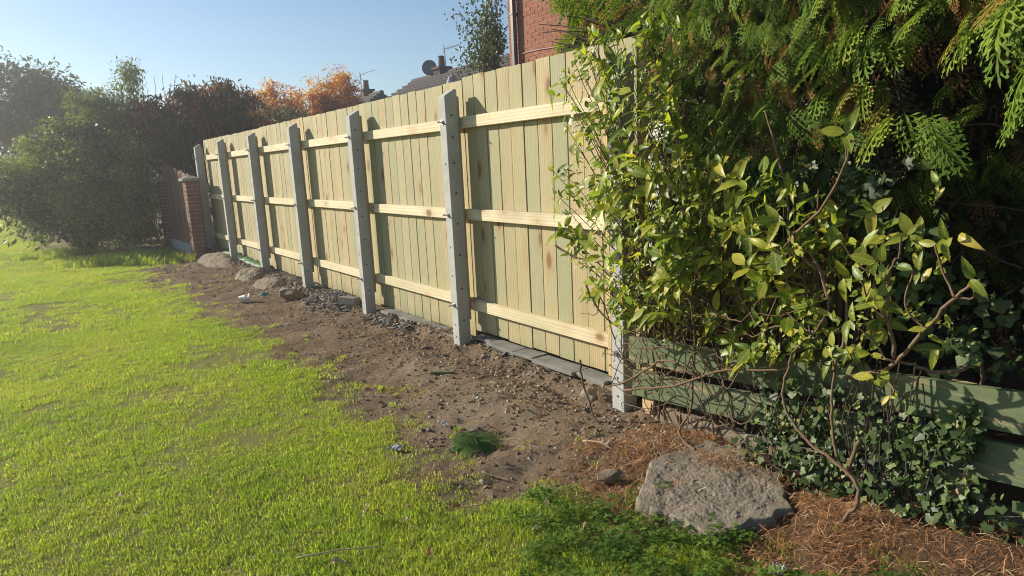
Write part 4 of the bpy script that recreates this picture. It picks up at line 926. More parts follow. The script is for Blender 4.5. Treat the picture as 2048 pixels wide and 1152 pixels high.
# overhanging crown above the fence top, its tips against the house wall
rg = np.random.default_rng(205); n = 520
y = rg.uniform(2.3, 4.45, n); z = 2.26+.20*sstep(3.0, 4.4, y)+rg.random(n)**1.6*.85; x = 3.15+.25*(y-2.3)+rg.uniform(0, .6, n)
P = np.stack([x, y, z], -1); d = np.stack([-.35+rg.normal(0, .3, n), .75+rg.normal(0, .3, n), -.35+rg.normal(0, .25, n)], -1); nn = np.stack([rg.normal(0, .3, n), .3+rg.normal(0, .3, n), .8+rg.normal(0, .2, n)], -1)
V, F, A = scatter(FR, P, d, nn, .24*rg.uniform(.6, 1.25, n), rg.random(n)*.9, rg=rg); tag(obj('overhang_foliage', mesh_np('overhang_foliage', V, F, {'rnd': A}), M['conifer'], hg), kind='stuff')
mb = MB()
for k in range(26):
    a = Vector((3.7+random.uniform(-.1, .3), 2.4+random.uniform(-.3, .5), 2.05+random.uniform(0, .4))); b = Vector((3.25+random.uniform(-.05, .4), 3.5+random.uniform(-.4, .75), 2.27+random.uniform(0, .35)))
    mb.tube(smooth_path([a, a.lerp(b, .5)+Vector((0, 0, -.08)), b], 4, .012), [.012, .003], 5)
mb.build('overhang_branches', M['twig_dark'], hg)
# dead twigs in the shaded hollow
mb = MB()
for k in range(170):
    a = Vector((random.uniform(3.3, 3.9), random.uniform(-.3, 1.7), random.uniform(.5, 1.7))); L = random.uniform(.25, .6)
    b = a + Vector((random.uniform(-1, -.1), random.uniform(-.7, .7), random.uniform(-.5, .45))).normalized()*L; md = a.lerp(b, .5)+Vector((random.gauss(0, .04), random.gauss(0, .04), random.gauss(0, .05)))
    mb.tube(smooth_path([a, md, b], 3, .006), [.006, .0015], 4, False)
mb.build('dead_twigs', M['twig_dark'], hg)['kind'] = 'stuff'
for (x, y) in ((3.75, 2.0), (3.85, .9), (3.8, -.4)): MB().tube(smooth_path([(x, y, -.1), (x+.05, y+.03, 1.0), (x-.03, y, 2.2), (x, y, 3.1)], 4), [.09, .03], 9).build('trunk', M['bark'], hg, True)
# single sprays one can pick out at the front
spray_me = []
for v, f in FR:
    me = mesh_np('spray', v, f); me.materials.append(M['conifer_part']); spray_me.append(me)
def spray_obj(pos, d, nn, s, parent, name='spray'):
    R = frames(np.array([d], float), np.array([nn], float))[0]; o = obj(name, random.choice(spray_me), None, parent)
    o.matrix_basis = Matrix.Translation(pos) @ Matrix([list(r)+[0] for r in R] + [[0, 0, 0, 1]]) @ Matrix.Scale(s, 4); return o
for k in range(230):
    y = random.uniform(.3, 2.6); z = random.uniform(1.30, 2.55); x = float(hedge_x(y, z))+random.uniform(-.10, .05)
    spray_obj((x, y, z), (-.6+random.gauss(0, .25), .15+random.gauss(0, .5), -.5+random.gauss(0, .3)), (-.6+random.gauss(0, .25), .4+random.gauss(0, .3), .5), random.choice((.08, .10, .12, .14, .17, .20)), hg)
for pos, d, s in [((3.0, 1.62, 2.02), (-.6, .1, -.5), .26), ((3.0, 1.52, 1.98), (-.5, -.3, -.4), .24), ((2.98, 1.45, 1.66), (-.6, .2, -.5), .22), ((2.95, 1.30, 1.60), (-.4, -.6, -.5), .26), ((2.98, 1.36, 1.62), (-.5, -.2, -.6), .22), ((2.95, 1.55, 1.80), (-.5, .3, -.6), .2),
                  ((2.85, .98, 1.98), (-.5, .3, -.45), .28), ((2.8, .88, 1.95), (-.4, .1, -.6), .28), ((2.75, .80, 1.80), (-.4, .3, -.5), .26), ((2.8, .92, 2.05), (-.5, .4, -.3), .26), ((2.78, .84, 1.70), (-.5, .35, -.5), .22), ((3.05, 1.75, 1.75), (-.6, .2, -.5), .22), ((3.02, 1.68, 1.9), (-.6, .4, -.4), .2)]:
    for q in range(2): spray_obj(Vector(pos)+Vector((random.gauss(0, .02), random.gauss(0, .03), random.gauss(0, .03))), (d[0], d[1]+random.gauss(0, .25), d[2]+random.gauss(0, .15)), (-.5, .35, .7), s*random.uniform(.85, 1.1), hg)

# ------------------------------------------------------------------ broad-leaved shrubs in front
BL = [leaf_tpl(.42, .30, .22, 4, .85, .06, .01), leaf_tpl(.40, .5, .38, 4, .8, -.08, .012), leaf_tpl(.46, .15, .10, 4, .9, .0, .014), leaf_tpl(.38, .6, .5, 4, .8, .1, .01)]
def leaf_parts(parent, P, D, Nn, S, mats, tpl, nobj, name='leaf', order=None):
    """the nobj leaves that show largest become parts, the rest one joined part"""
    P = np.array(P); D = np.array(D); Nn = np.array(Nn); S = np.array(S); dist = np.linalg.norm(P-np.array([0, 0, CAM_H]), axis=1); o_ = np.argsort(-(S/dist))
    big, rest = o_[:nobj], o_[nobj:]; mes = []
    for m_ in mats[0]:
        for v, f in tpl:
            me = mesh_np(name, v, f, smooth=True); me.materials.append(m_); mes.append(me)
    R = frames(D, Nn)
    for i in big:
        o = obj(name, random.choice(mes), None, parent)
        o.matrix_basis = Matrix.Translation(P[i]) @ Matrix([list(r)+[0] for r in R[i]] + [[0, 0, 0, 1]]) @ Matrix.Scale(float(S[i]), 4)
    if len(rest):
        V, F, A = scatter(tpl, P[rest], D[rest], Nn[rest], S[rest], RNG.random(len(rest)))
        tag(obj('small_leaves', mesh_np('small_leaves', V, F, {'rnd': A}, smooth=True), mats[1], parent), kind='stuff')
def whorl(c, axis, n, s, P, D, Nn, S, spread=.9):
    axis = Vector(axis).normalized(); u = axis.orthogonal().normalized(); v = axis.cross(u); a0 = random.uniform(0, 6.28)
    for k in range(n):
        a = a0 + 2.4*k; rad = u*math.cos(a)+v*math.sin(a); d = rad*spread*random.uniform(.7, 1.2)+axis*random.uniform(.15, .9)+Vector((0, 0, -.12))
        P.append(Vector(c)-axis*.018*k*random.uniform(.5, 1.5)); D.append(d[:]); Nn.append((axis*.8+rad*.1-d.normalized()*.2+Vector((-.55, -.25, .45)))[:]); S.append(s*random.uniform(.5, 1.2))
YG = [(0, (.07, .12, .016)), (.35, (.15, .20, .02)), (.65, (.24, .26, .026)), (.88, (.34, .31, .036)), (1, (.42, .33, .05))]
GRN = [(0, (.06, .11, .016)), (.35, (.14, .20, .02)), (.7, (.24, .28, .026)), (1, (.36, .33, .04))]
M['yg_part'] = leaf_mat('yellow_green_leaf', YG, False, .5, .40, .4, vein=True); M['yg'] = leaf_mat('yellow_green_leaves', YG, True, .5, .40, .4, vein=True)
M['gr_part'] = leaf_mat('climber_leaf', GRN, False, .48, .40, .4, vein=True); M['gr'] = leaf_mat('climber_leaves', GRN, True, .48, .40, .4, vein=True)

# climber over the nearest post
cl = empty('leafy_climber', (2.62, 2.5, .0), 'leafy green and yellow climber spilling over the nearest fence post', 'climber')
P = []; D = []; Nn = []; S = []
nodes = []
for k in range(330):
    z = random.uniform(.62, 2.14); w = .40+.22*math.sin((z-.5)*1.9); y = 2.55+random.uniform(-.55, .48)*(w+.35); y = max(y, 2.2+.22*max(0, z-1.2))
    x = 2.66-random.random()**1.4*.34 + (.10 if y > 2.75 else 0)*random.random()
    if 2.74 < y < 2.93 and z < 1.15 and random.random() < .8: continue
    if z > 1.5 and random.random() < .38: continue
    if z > 1.85: x = max(x, 2.52)
    nodes.append(Vector((x, y, z)))
for k in range(120):
    nodes.append((lambda y_: Vector((2.86-random.random()*.36, y_, random.uniform(.55, 1.22+.55*float(sstep(1.9, 2.4, y_))))))(random.uniform(1.55, 2.38)))
for y, z in [(3.05, 1.93), (3.12, 1.86), (3.0, 1.02), (3.1, 1.08), (2.98, .96), (2.9, 1.25), (3.02, 1.33), (2.92, 1.55), (3.0, 1.2), (2.85, 2.08), (2.72, 2.12)]: nodes.append(Vector((2.52, y, z)))
for k in range(40): nodes.append(Vector((random.uniform(2.5, 2.68), random.uniform(1.62, 2.3), random.uniform(.75, 1.45))))
for k in range(34): nodes.append(Vector((random.uniform(2.48, 2.62), random.uniform(2.62, 3.06), random.uniform(1.68, 2.14))))
for c_ in nodes:
    small = c_.y > 2.35; ax = (-.7+random.gauss(0, .35), .45+random.gauss(0, .45), .45+random.gauss(0, .35))
    whorl(c_, ax, random.choice((4, 5, 6, 7)), random.choice((.045, .055, .07, .085, .11)) if small else random.choice((.045, .06, .075, .10, .12)), P, D, Nn, S)
leaf_parts(cl, P, D, Nn, S, ((M['gr_part'], M['yg_part']), M['gr']), BL, 300)
ROOTS = [Vector((2.80, 2.35, .05)), Vector((2.78, 2.15, .05)), Vector((2.84, 1.95, .05)), Vector((2.80, 2.55, .05))]
for c_ in nodes[::2]:
    r_ = min(ROOTS, key=lambda q: abs(q.y-c_.y)); mid = Vector((2.80, (r_.y+c_.y)/2, c_.z*.62)); w_ = MB()
    w_.tube(smooth_path([r_+Vector((random.gauss(0, .04), random.gauss(0, .08), 0)), Vector((2.82, r_.y+random.gauss(0, .06), c_.z*.35)), mid, c_], 4, .006), [.0055, .0016], 5).build('stem', M['twig'], cl)
CANES = [[(2.550,2.909,0.783),(2.560,2.847,0.672),(2.570,2.697,0.579),(2.580,2.554,0.560),(2.590,2.453,0.645),(2.600,2.426,0.728)],
 [(2.500,3.118,1.004),(2.525,2.970,0.940),(2.550,2.726,0.931),(2.575,2.578,0.982),(2.600,2.457,1.068)],
 [(2.500,2.922,0.342),(2.500,2.905,0.224),(2.500,2.828,0.05),(2.500,2.765,-0.02)],
 [(2.550,2.089,0.412),(2.533,2.298,0.471),(2.517,2.533,0.311),(2.500,2.714,0.227)],
 [(2.500,2.555,0.253),(2.525,2.225,0.358),(2.550,1.944,0.496),(2.575,1.674,0.553),(2.600,1.597,0.610)],
 [(2.500,2.076,0.06),(2.550,2.215,0.1),(2.600,2.177,0.273),(2.650,2.205,0.779),(2.700,2.233,1.222),(2.750,2.323,1.442)],
 [(2.600,2.517,0.577),(2.633,2.387,0.755),(2.667,2.188,0.880),(2.700,1.772,1.060)]]
for q in CANES: MB().tube(smooth_path(q, 5, .003), [.0075, .004], 6).build('cane', M['twig'], cl, True)
for k in range(60):      # upright brown canes behind the boards
    y = random.uniform(1.55, 2.5); x = random.uniform(2.76, 2.98); h = random.uniform(.8, 1.35); b = Vector((x, y, .08)); tp = Vector((x+random.uniform(-.1, .12), y+random.uniform(-.22, .22), h))
    MB().tube(smooth_path([b, b.lerp(tp, .5)+Vector((random.gauss(0, .03), random.gauss(0, .04), 0)), tp], 4, .004), [random.uniform(.005, .009), .003], 6).build('cane', M['twig'], cl, True)
for k in range(90):      # thin tangle hanging over the green boards beside the post
    a = Vector((random.uniform(2.52, 2.70), random.uniform(1.75, 2.72), random.uniform(.22, .85))); an = random.uniform(0, 6.28); L = random.uniform(.15, .45)
    b = a+Vector((random.gauss(0, .04), math.cos(an)*L, math.sin(an)*L*.6)); b.z = max(b.z, .06)
    MB().tube(smooth_path([a, a.lerp(b, .33)+Vector((-.03, random.gauss(0, .05), random.gauss(0, .06))), a.lerp(b, .7)+Vector((0, random.gauss(0, .05), random.gauss(0, .06))), b], 4, .003), [.0038, .0018], 5).build('twig', M['twig'], cl)

# large-leaved yellowing shrub further right
ys = empty('large_leaved_shrub', (2.5, 1.35, .05), 'open shrub with large yellowing leaves on bent woody stems', 'shrub')
WH = [(2.42,1.34,1.55,0.134),(2.42,1.21,0.97,0.112),(2.42,1.29,0.87,0.116),(2.42,1.38,0.75,0.108),(2.42,1.02,1.17,0.103),(2.42,1.13,1.19,0.096),(2.42,1.40,0.69,0.085),(2.42,1.26,1.02,0.091),(2.42,1.34,1.16,0.092),(2.42,1.19,1.10,0.088),(2.42,1.13,0.62,0.090),(2.42,1.18,0.68,0.091),(2.42,1.03,0.89,0.053),(2.42,0.90,1.07,0.080),(2.42,1.59,1.23,0.099),(2.42,1.63,1.12,0.114),(2.42,1.75,1.03,0.105),(2.42,1.08,1.08,0.085),(2.42,1.29,0.75,0.082)]
P = []; D = []; Nn = []; S = []
for (x, y, z, s) in WH:
    whorl((x+random.uniform(-.05, .05), y, z), (-.7+random.gauss(0, .2), .3+random.gauss(0, .4), .35+random.gauss(0, .3)), random.choice((3, 4, 5, 5)), s*.88, P, D, Nn, S, 1.3)
for k in range(58):
    whorl((random.uniform(2.45, 2.80), random.uniform(1.02, 1.85), random.uniform(.62, 1.36)), (-.7, .3+random.gauss(0, .5), .3+random.gauss(0, .4)), random.choice((3, 4, 5)), random.choice((.035, .05, .06, .08, .10)), P, D, Nn, S, 1.0)
leaf_parts(ys, P, D, Nn, S, ((M['yg_part'], M['yg_part'], M['gr_part']), M['yg']), BL, 300)
STEMS = [[(2.450,1.248,0.129),(2.464,1.256,0.207),(2.479,1.370,0.269),(2.493,1.493,0.312),(2.508,1.585,0.385),(2.522,1.623,0.474),(2.537,1.610,0.587),(2.551,1.587,0.669),(2.566,1.493,0.789),(2.580,1.463,0.895)],
 [(2.500,1.273,0.377),(2.520,1.337,0.225),(2.540,1.398,0.316),(2.560,1.426,0.486),(2.580,1.434,0.607)],
 [(2.620,1.016,0.686),(2.580,1.074,0.687),(2.540,1.126,0.710),(2.500,1.206,0.722)],
 [(2.520,1.171,0.726),(2.500,1.187,0.872),(2.480,1.194,1.022),(2.470,1.167,1.099)],
 [(2.550,1.227,0.652),(2.512,1.150,0.735),(2.475,1.056,0.863),(2.438,0.955,0.998),(2.400,0.874,1.071)],
 [(2.700,1.493,0.999),(2.650,1.551,0.999),(2.600,1.636,1.082),(2.550,1.629,1.130),(2.500,1.473,1.263),(2.450,1.353,1.434),(2.400,1.311,1.522)],
 [(2.800,1.754,0.819),(2.775,1.771,1.051),(2.750,1.774,1.277),(2.725,1.799,1.432),(2.700,1.864,1.672)],
 [(2.580,1.463,0.895),(2.60,1.55,1.05),(2.6,1.62,1.1)], [(2.45,1.248,.13),(2.43,1.30,.03),(2.42,1.30,-.03)], [(2.58,1.434,.607),(2.60,1.40,.8),(2.65,1.45,1.0)],
 [(2.62,1.016,.686),(2.72,.98,.70),(2.84,1.0,.62),(2.9,1.05,.3),(2.9,1.05,.0)], [(2.55,1.227,.652),(2.62,1.3,.62),(2.60,1.40,.58)]]
for q in STEMS: MB().tube(smooth_path(q, 5, .0025), [.0085, .0045], 8).build('stem', M['twig'], ys, True)
for (x, y, z, s) in WH:
    tgt = min([Vector(p) for q in STEMS for p in q], key=lambda p: (p-Vector((x+.05, y, z-.1))).length)
    MB().tube(smooth_path([tgt, tgt.lerp(Vector((x, y, z)), .5)+Vector((.02, random.gauss(0, .02), -.03)), (x, y, z)], 4, .002), [.005, .003], 6).build('twig', M['twig'], ys, True)

# ------------------------------------------------------------------ ivy over the boards and the wall
def ivy_tpl(seed):
    rg = random.Random(seed); ang = [-90, -42, -18, 20, 52, 90, 128, 160, 198, 222]; rad = [.12, .52, .46, .64, .56, .92, .56, .64, .46, .52]; V = [(0, .35, .06)]
    for a, r in zip(ang, rad):
        r *= rg.uniform(.9, 1.1); q = math.radians(a); x, y = r*math.cos(q), .38+r*math.sin(q)*.75; V.append((x, y, -.10*r*r+.06*abs(math.sin(3*q))))
    n = len(ang); return np.array(V), np.array([(0, 1+k, 1+(k+1) % n) for k in range(n)])
IV = [ivy_tpl(k) for k in range(4)]
IVC = [(0, (.016, .030, .009)), (.4, (.030, .052, .014)), (.75, (.055, .085, .022)), (.93, (.11, .14, .045)), (1, (.14, .12, .035))]
M['ivy_part'] = leaf_mat('ivy_leaf', IVC, False, .15, .46, .32); M['ivy'] = leaf_mat('ivy_leaves', IVC, True, .15, .46, .32)
iv = empty('ivy', (2.66, 1.4, .02), 'dark glossy ivy hanging over the green boards and the low wall', 'ivy')
P = []; D = []; Nn = []; S = []
def ivy_add(n, fx, ys_, zs, s, dens):
    c = 0
    while c < n:
        y = random.uniform(*ys_); z = random.uniform(*zs)
        if random.random() > dens(y, z): continue
        x = fx(y, z)-random.random()*.05; P.append((x, y, z)); D.append((-.3+random.gauss(0, .3), random.gauss(0, .6), -.7+random.gauss(0, .4))); Nn.append((-.75+random.gauss(0, .35), .25+random.gauss(0, .45), .4+random.gauss(0, .4))); S.append(random.uniform(*s)*random.choice((.7, .9, 1, 1.1, 1.25))); c += 1
def dA(y, z):
    lo = float(sstep(1.98, 1.72, y+.4*(z-.2)))*float(sstep(.92, 1.12, y+.1)); return lo*(1-.55*float(sstep(.28, .45, z)))*float(.35+fbm(y*6, z*6, 2))
ivy_add(1250, lambda y, z: 2.69-.10*max(0, .28-z)/.28, (.95, 2.0), (.03, .52), (.021, .040), dA)
ivy_add(330, lambda y, z: 2.70-.03*max(0, .2-z), (-.2, 1.08), (.03, .29), (.026, .046), lambda y, z: float(sstep(.33, .42, fbm(y*4+3, z*4, 2)))*(1.0 if z < gz(y)-.36 else 0))
ivy_add(620, lambda y, z: 2.705, (.95, 1.72), (.38, .80), (.026, .046), lambda y, z: float(sstep(.42, .6, fbm(y*3+13, z*3+5, 2))))
ivy_add(420, lambda y, z: 2.93, (1.2, 2.15), (.55, 1.45), (.03, .055), lambda y, z: float(sstep(.38, .55, fbm(y*3+1, z*3+7, 2))))
ivy_add(300, lambda y, z: 3.0, (.3, 1.3), (.45, 1.0), (.03, .055), lambda y, z: .8)
leaf_parts(iv, P, D, Nn, S, ((M['ivy_part'],), M['ivy']), IV, 300)
for k in range(26):
    y = random.uniform(1.05, 1.85); a = Vector((2.685, y, .5+random.uniform(-.1, .2))); b = Vector((2.62, y+random.uniform(-.15, .15), .04))
    MB().tube(smooth_path([a, a.lerp(b, .5)+Vector((random.gauss(0, .015), random.gauss(0, .05), 0)), b], 4, .004), [.003, .002], 5).build('vine', M['twig_dark'], iv)
# ------------------------------------------------------------------ loose matter on the ground
iv_ = np.array([(1,0,0),(-1,0,0),(0,1,0),(0,-1,0),(0,0,1),(0,0,-1)], float); if_ = np.array([(0,2,4),(2,1,4),(1,3,4),(3,0,4),(2,0,5),(1,2,5),(3,1,5),(0,3,5)]); CL = []
for k in range(5):
    rg = np.random.default_rng(300+k); CL.append((iv_*rg.uniform(.65, 1.25, (len(iv_), 1))*np.array([1, rg.uniform(.7, 1.2), rg.uniform(.5, .8)]), if_))
def on_ground(n, box, dens, rg):
    x = rg.uniform(box[0], box[1], n); y = rg.uniform(box[2], box[3], n); ok = rg.random(n) < dens(x, y); x, y = x[ok], y[ok]; return np.stack([x, y, height(x, y)], -1)
rg = np.random.default_rng(310)
soil = lambda x, y: sstep(.02, -.18, lawn_d(x, y))
pc = np.concatenate([on_ground(26000, (1.2, 2.9, 1.9, 5.5), lambda x, y: soil(x, y)*(.32+.68*sstep(2.1, 2.75, x+(fbm(x*4, y*4, 2)-.5)*.5)), rg), on_ground(20000, (1.3, 2.9, 5.5, 14), lambda x, y: soil(x, y)*(.25+.75*sstep(2.1, 2.7, x+(fbm(x*3, y*3, 2)-.5)*.6)), rg)])
big_ = on_ground(900, (2.2, 2.84, 2.85, 8.0), lambda x, y: .10+.55*sstep(2.45, 2.72, x+(fbm(x*4, y*4, 2)-.5)*.4), rg); nb_ = len(big_)
N = len(pc); s = .0026+.019*rg.random(N)**6.5+.003*(pc[:, 1] > 5.5)
V, F, A = scatter(CL, pc+np.array([0, 0, .001]), rdirs(N, rg)*[1, 1, .25], np.tile([0, 0, 1.], (N, 1))+rdirs(N, rg)*.3, s, rg.random(N), rg=rg)
V4, F4, A4 = scatter(CL, big_, rdirs(nb_, rg)*[1, 1, .25], np.tile([0, 0, 1.], (nb_, 1))+rdirs(nb_, rg)*.4, .008+.024*rg.random(nb_)**2.5, .1+.55*rg.random(nb_), rg=rg); F = np.concatenate([F, F4+len(V)]); V = np.concatenate([V, V4]); A = np.concatenate([A, A4])
t = NT('clod'); f = t.new('ShaderNodeAttribute', attribute_name='rnd').outputs['Fac']; c = t.ramp(f, [(0, (.14, .098, .062)), (.45, (.23, .168, .11)), (.75, (.31, .245, .175)), (.9, (.38, .33, .27)), (1, (.47, .44, .39))]); n = t.noise(t.pos(), 200, 3)
M['clod'] = t.finish(t.princ(c, .95, t.bump(n, .5, .003), .15))
tag(obj('soil_crumbs', mesh_np('soil_crumbs', V, F, {'rnd': A}), M['clod']), 'loose crumbs of soil and small stones along the fence', 'soil', None, 'stuff')
# slate chips: heaped between the posts
cv = np.array([(-.5, -.3, -.06), (.5, -.35, -.05), (.55, .25, -.06), (-.1, .4, -.05), (-.55, .2, -.06), (-.45, -.28, .06), (.45, -.3, .07), (.5, .22, .05), (-.1, .36, .07), (-.5, .18, .05)], float)
cf4 = np.array([(5, 6, 7), (5, 7, 8), (5, 8, 9), (0, 1, 6), (0, 6, 5), (1, 2, 7), (1, 7, 6), (2, 3, 8), (2, 8, 7), (3, 4, 9), (3, 9, 8), (4, 0, 5), (4, 5, 9)])
sp = np.concatenate([on_ground(2600, (2.25, 2.92, 6.8, 8.3), lambda x, y: np.exp(-((x-2.66)/.2)**2-((y-7.45)/.45)**2)*1.2, rg), on_ground(700, (2.55, 2.82, 5.3, 6.5), lambda x, y: np.exp(-((x-2.70)/.09)**2-((y-5.95)/.4)**2), rg),
                     on_ground(1500, (2.6, 2.92, 8.3, 14.0), lambda x, y: .5+0*x, rg), on_ground(260, (2.1, 2.8, 2.9, 5.2), lambda x, y: .25*sstep(2.2, 2.6, x), rg)])
N = len(sp); V, F, A = scatter([(cv, cf4), (cv*[1.3, .6, 1.2], cf4)], sp+np.array([0, 0, .006]), rdirs(N, rg)*[1, 1, .3], np.tile([0, 0, 1.], (N, 1))+rdirs(N, rg)*.55, rg.uniform(.018, .055, N), rg.random(N), rg=rg)
t = NT('slate_chip'); f = t.new('ShaderNodeAttribute', attribute_name='rnd').outputs['Fac']; c = t.ramp(f, [(0, (.075, .068, .06)), (.5, (.15, .135, .12)), (.85, (.24, .22, .20)), (1, (.34, .32, .29))])
M['chip'] = t.finish(t.princ(c, .7, None, .4)); tag(obj('slate_chips', mesh_np('slate_chips', V, F, {'rnd': A}), M['chip']), 'heap of broken slate chips along the foot of the fence', 'slate chips', None, 'stuff')
# dry conifer litter
nt = np.array([(-.012, 0, 0), (.012, 0, 0), (.016, .5, .07), (-.010, .5, .07), (.004, 1, .0)], float); nf = np.array([(0, 1, 2), (0, 2, 3), (3, 2, 4)])
nt2 = nt*[1.4, 1, 2.5]; ntf = FR[0][0]*[1, 1, .5], FR[0][1]
lp = np.concatenate([on_ground(21000, (1.8, 2.76, .55, 2.75), lambda x, y: sstep(.10, -.12, lawn_d(x, y))*sstep(2.75, 2.3, y+(fbm(x*5, y*5, 2)-.5)*.6)*(.35+.65*sstep(.4, .55, fbm(x*7, y*7, 2))), rg)])
# keep most of the slab clear
inslab = (((lp[:, 0]-2.28)/.40)**2+((lp[:, 1]-1.78)/.30)**2) < 1; lp[inslab, 2] = .066+.045*(lp[inslab, 0]-2.32); keep = ~inslab | ((lp[:, 0]+.25*(lp[:, 1]-1.8) > 2.44) & (rg.random(len(lp)) < .85)) | (rg.random(len(lp)) < .05); lp = lp[keep]
N = len(lp); V, F, A = scatter([(nt, nf), (nt2, nf)], lp+np.c_[np.zeros((N, 2)), rg.uniform(.001, .014, N)], rdirs(N, rg)*[1, 1, .22], np.tile([0, 0, 1.], (N, 1))+rdirs(N, rg)*.4, rg.uniform(.03, .085, N), rg.random(N), rg=rg)
sp3 = on_ground(24000, (1.3, 2.7, 2.3, 13), lambda x, y: soil(x, y)*(.10+.5*sstep(.5, .62, fbm(x*2.5, y*2.5, 2)))*sstep(14, 3, y), rg); N3 = len(sp3); V3, F3, A3 = scatter([(nt, nf)], sp3+[0, 0, .004], rdirs(N3, rg)*[1, 1, .15], np.tile([0, 0, 1.], (N3, 1))+rdirs(N3, rg)*.3, rg.uniform(.03, .10, N3), .25+.75*rg.random(N3), rg=rg)
V_ = np.concatenate([V, V3]); F_ = np.concatenate([F, F3+len(V)]); A_ = np.concatenate([A, A3])
M['litter'] = leaf_mat('dry_litter', [(0, (.13, .06, .028)), (.4, (.27, .12, .05)), (.7, (.38, .19, .085)), (.9, (.44, .28, .15)), (1, (.52, .40, .25))], trans=.15, rough=.7, spec=.2)
tag(obj('conifer_litter', mesh_np('conifer_litter', V_, F_, {'rnd': A_}), M['litter']), 'rusty brown fallen conifer litter under the hedge and over the soil', 'litter', None, 'stuff')

# ------------------------------------------------------------------ single small things
def gz0(x, y): return float(height(np.array([x]), np.array([y]))[0])
M['dry'] = leaf_mat('dry_leaf', [(0, (.24, .17, .11)), (.5, (.34, .28, .21)), (.8, (.26, .14, .07)), (1, (.18, .08, .04))], attr=False, trans=.2, rough=.7)
dl = []
for k in range(4):
    v, f = leaf_tpl(.42+.08*k, .6, .35*(-1)**k, 6, .9, .22*(-1)**k, .09); v = v+np.random.default_rng(k).normal(0, .035, v.shape); me = mesh_np('fallen_leaf', v, f, smooth=False); me.materials.append(M['dry']); dl.append(me)
LEAVES = [((.98, 2.62), .075, 'largest curled dry leaf on the grass left of the soil tongue'), ((1.06, 2.57), .06, 'pale crumpled dry leaf just right of the largest curled leaf on the grass'), ((1.12, 2.45), .05, 'small pale dry leaf on the grass nearest the tip of the soil'),
          ((.75, 2.38), .085, 'upright rolled brown leaf in the grass at the bottom edge'), ((1.38, 2.45), .06, 'dry leaf lying on the last tongue of soil'), ((1.52, 2.05), .05, 'reddish dry leaf among the grass below the soil tip'), ((1.62, 1.92), .06, 'orange-brown dry leaf in the clover left of the slab'), ((1.80, 1.62), .055, 'brown dry leaf in the clover in front of the slab corner'), ((1.95, 1.43), .06, 'curled dry leaf beside the front corner of the slab')]
for (x, y), s, lb in LEAVES:
    o = tag(obj('fallen_leaf', random.choice(dl)), lb, 'leaf', 'larger fallen leaves'); o.location = (x, y, gz0(x, y)+.035); o.scale = (s*.85,)*3; o.rotation_euler = (random.gauss(0, .4), random.gauss(0, .4), random.uniform(0, 6))
cnt = 0
while cnt < 34:
    x, y = random.uniform(-.2, 1.7), random.uniform(1.9, 6.0)
    if float(lawn_d(np.array([x]), np.array([y]))[0]) < -.1 or abs(math.atan2(x, y)-CAM_YAW) > .62: continue
    o = tag(obj('leaf_scrap', random.choice(dl)), 'small dry leaf scrap scattered on the lawn', 'leaf', 'dry leaf scraps on the lawn'); o.location = (x, y, gz0(x, y)+.03); s = random.uniform(.025, .045); o.scale = (s,)*3; o.rotation_euler = (random.gauss(0, .5), random.gauss(0, .5), random.uniform(0, 6)); cnt += 1
M['stick'] = bark_mat('stick_bark', (.30, .21, .12), (.50, .39, .25), 40)
def stick(pts, r, lb, name='stick'):
    P_ = [(x, y, gz0(x, y)+dz) for x, y, dz in pts]; tag(MB().tube(smooth_path(P_, 4, .001), [r, r*.6], 7).build(name, M['stick'], None, True), lb, 'stick', 'loose sticks')
stick([(1.64, 2.68, .01), (1.68, 2.62, .014), (1.72, 2.555, .01)], .005, 'pale straight stick on the soil below the green clipping')
stick([(1.36, 2.47, .02), (1.41, 2.42, .02), (1.46, 2.39, .025)], .004, 'pale stick at the edge of grass and soil tongue')
stick([(1.32, 2.98, .01), (1.30, 2.93, .02), (1.34, 2.87, .012)], .003, 'thin curved twig on the soil edge beside the lawn')
stick([(2.23, 2.60, .03), (2.26, 2.50, .03), (2.28, 2.42, .015)], .006, 'broken pale stick on the soil below the nearest post')
stick([(.66, 2.50, .03), (.80, 2.44, .035), (.95, 2.36, .03)], .004, 'thin dark twig lying in the grass at the bottom edge')
M['plank'] = simple_mat('mossy_offcut', (.15, .16, .085), (.09, .085, .05), 40, .85)
o = tag(MB().box(-.085, .085, -.016, .016, -.008, .010, .003).build('wood_offcut', M['plank']), 'small mossy green wood offcut lying on the soil', 'wood offcut'); o.location = (2.26, 4.17, gz0(2.26, 4.17)+.012); o.rotation_euler = (0.05, 0, -.75)
# discarded plastic cup on its side
M['cup'] = simple_mat('white_plastic', (.72, .70, .68), (.64, .60, .58), 30, .45, .4, bump=.02); M['cup_print'] = simple_mat('cup_print', (.55, .18, .17), rough=.5)
cp = empty('plastic_cup', (1.89, 8.38, gz0(1.89, 8.38)), 'crushed white plastic cup lying on the soil', 'cup')
mb = MB(); prof = [(.028, 0), (.030, .004), (.040, .10), (.043, .102), (.039, .103), (.028, .008), (.0, .006)]
V = []; F = []
for i, (r, z) in enumerate(prof):
    for k in range(16):
        q = 2*math.pi*k/16; rr = r*(1+.10*math.cos(2*q)); V.append((rr*math.cos(q)*1.25, z*1.25, rr*math.sin(q)*.95*1.25))
for i in range(len(prof)-1):
    for k in range(16): F.append((i*16+k, i*16+(k+1) % 16, (i+1)*16+(k+1) % 16, (i+1)*16+k))
o = MB().add(V, F).build('cup_body', M['cup'], cp, True); o.matrix_parent_inverse.identity(); o.location = (0, 0, .048); o.rotation_euler = (.1, .2, -1.9)
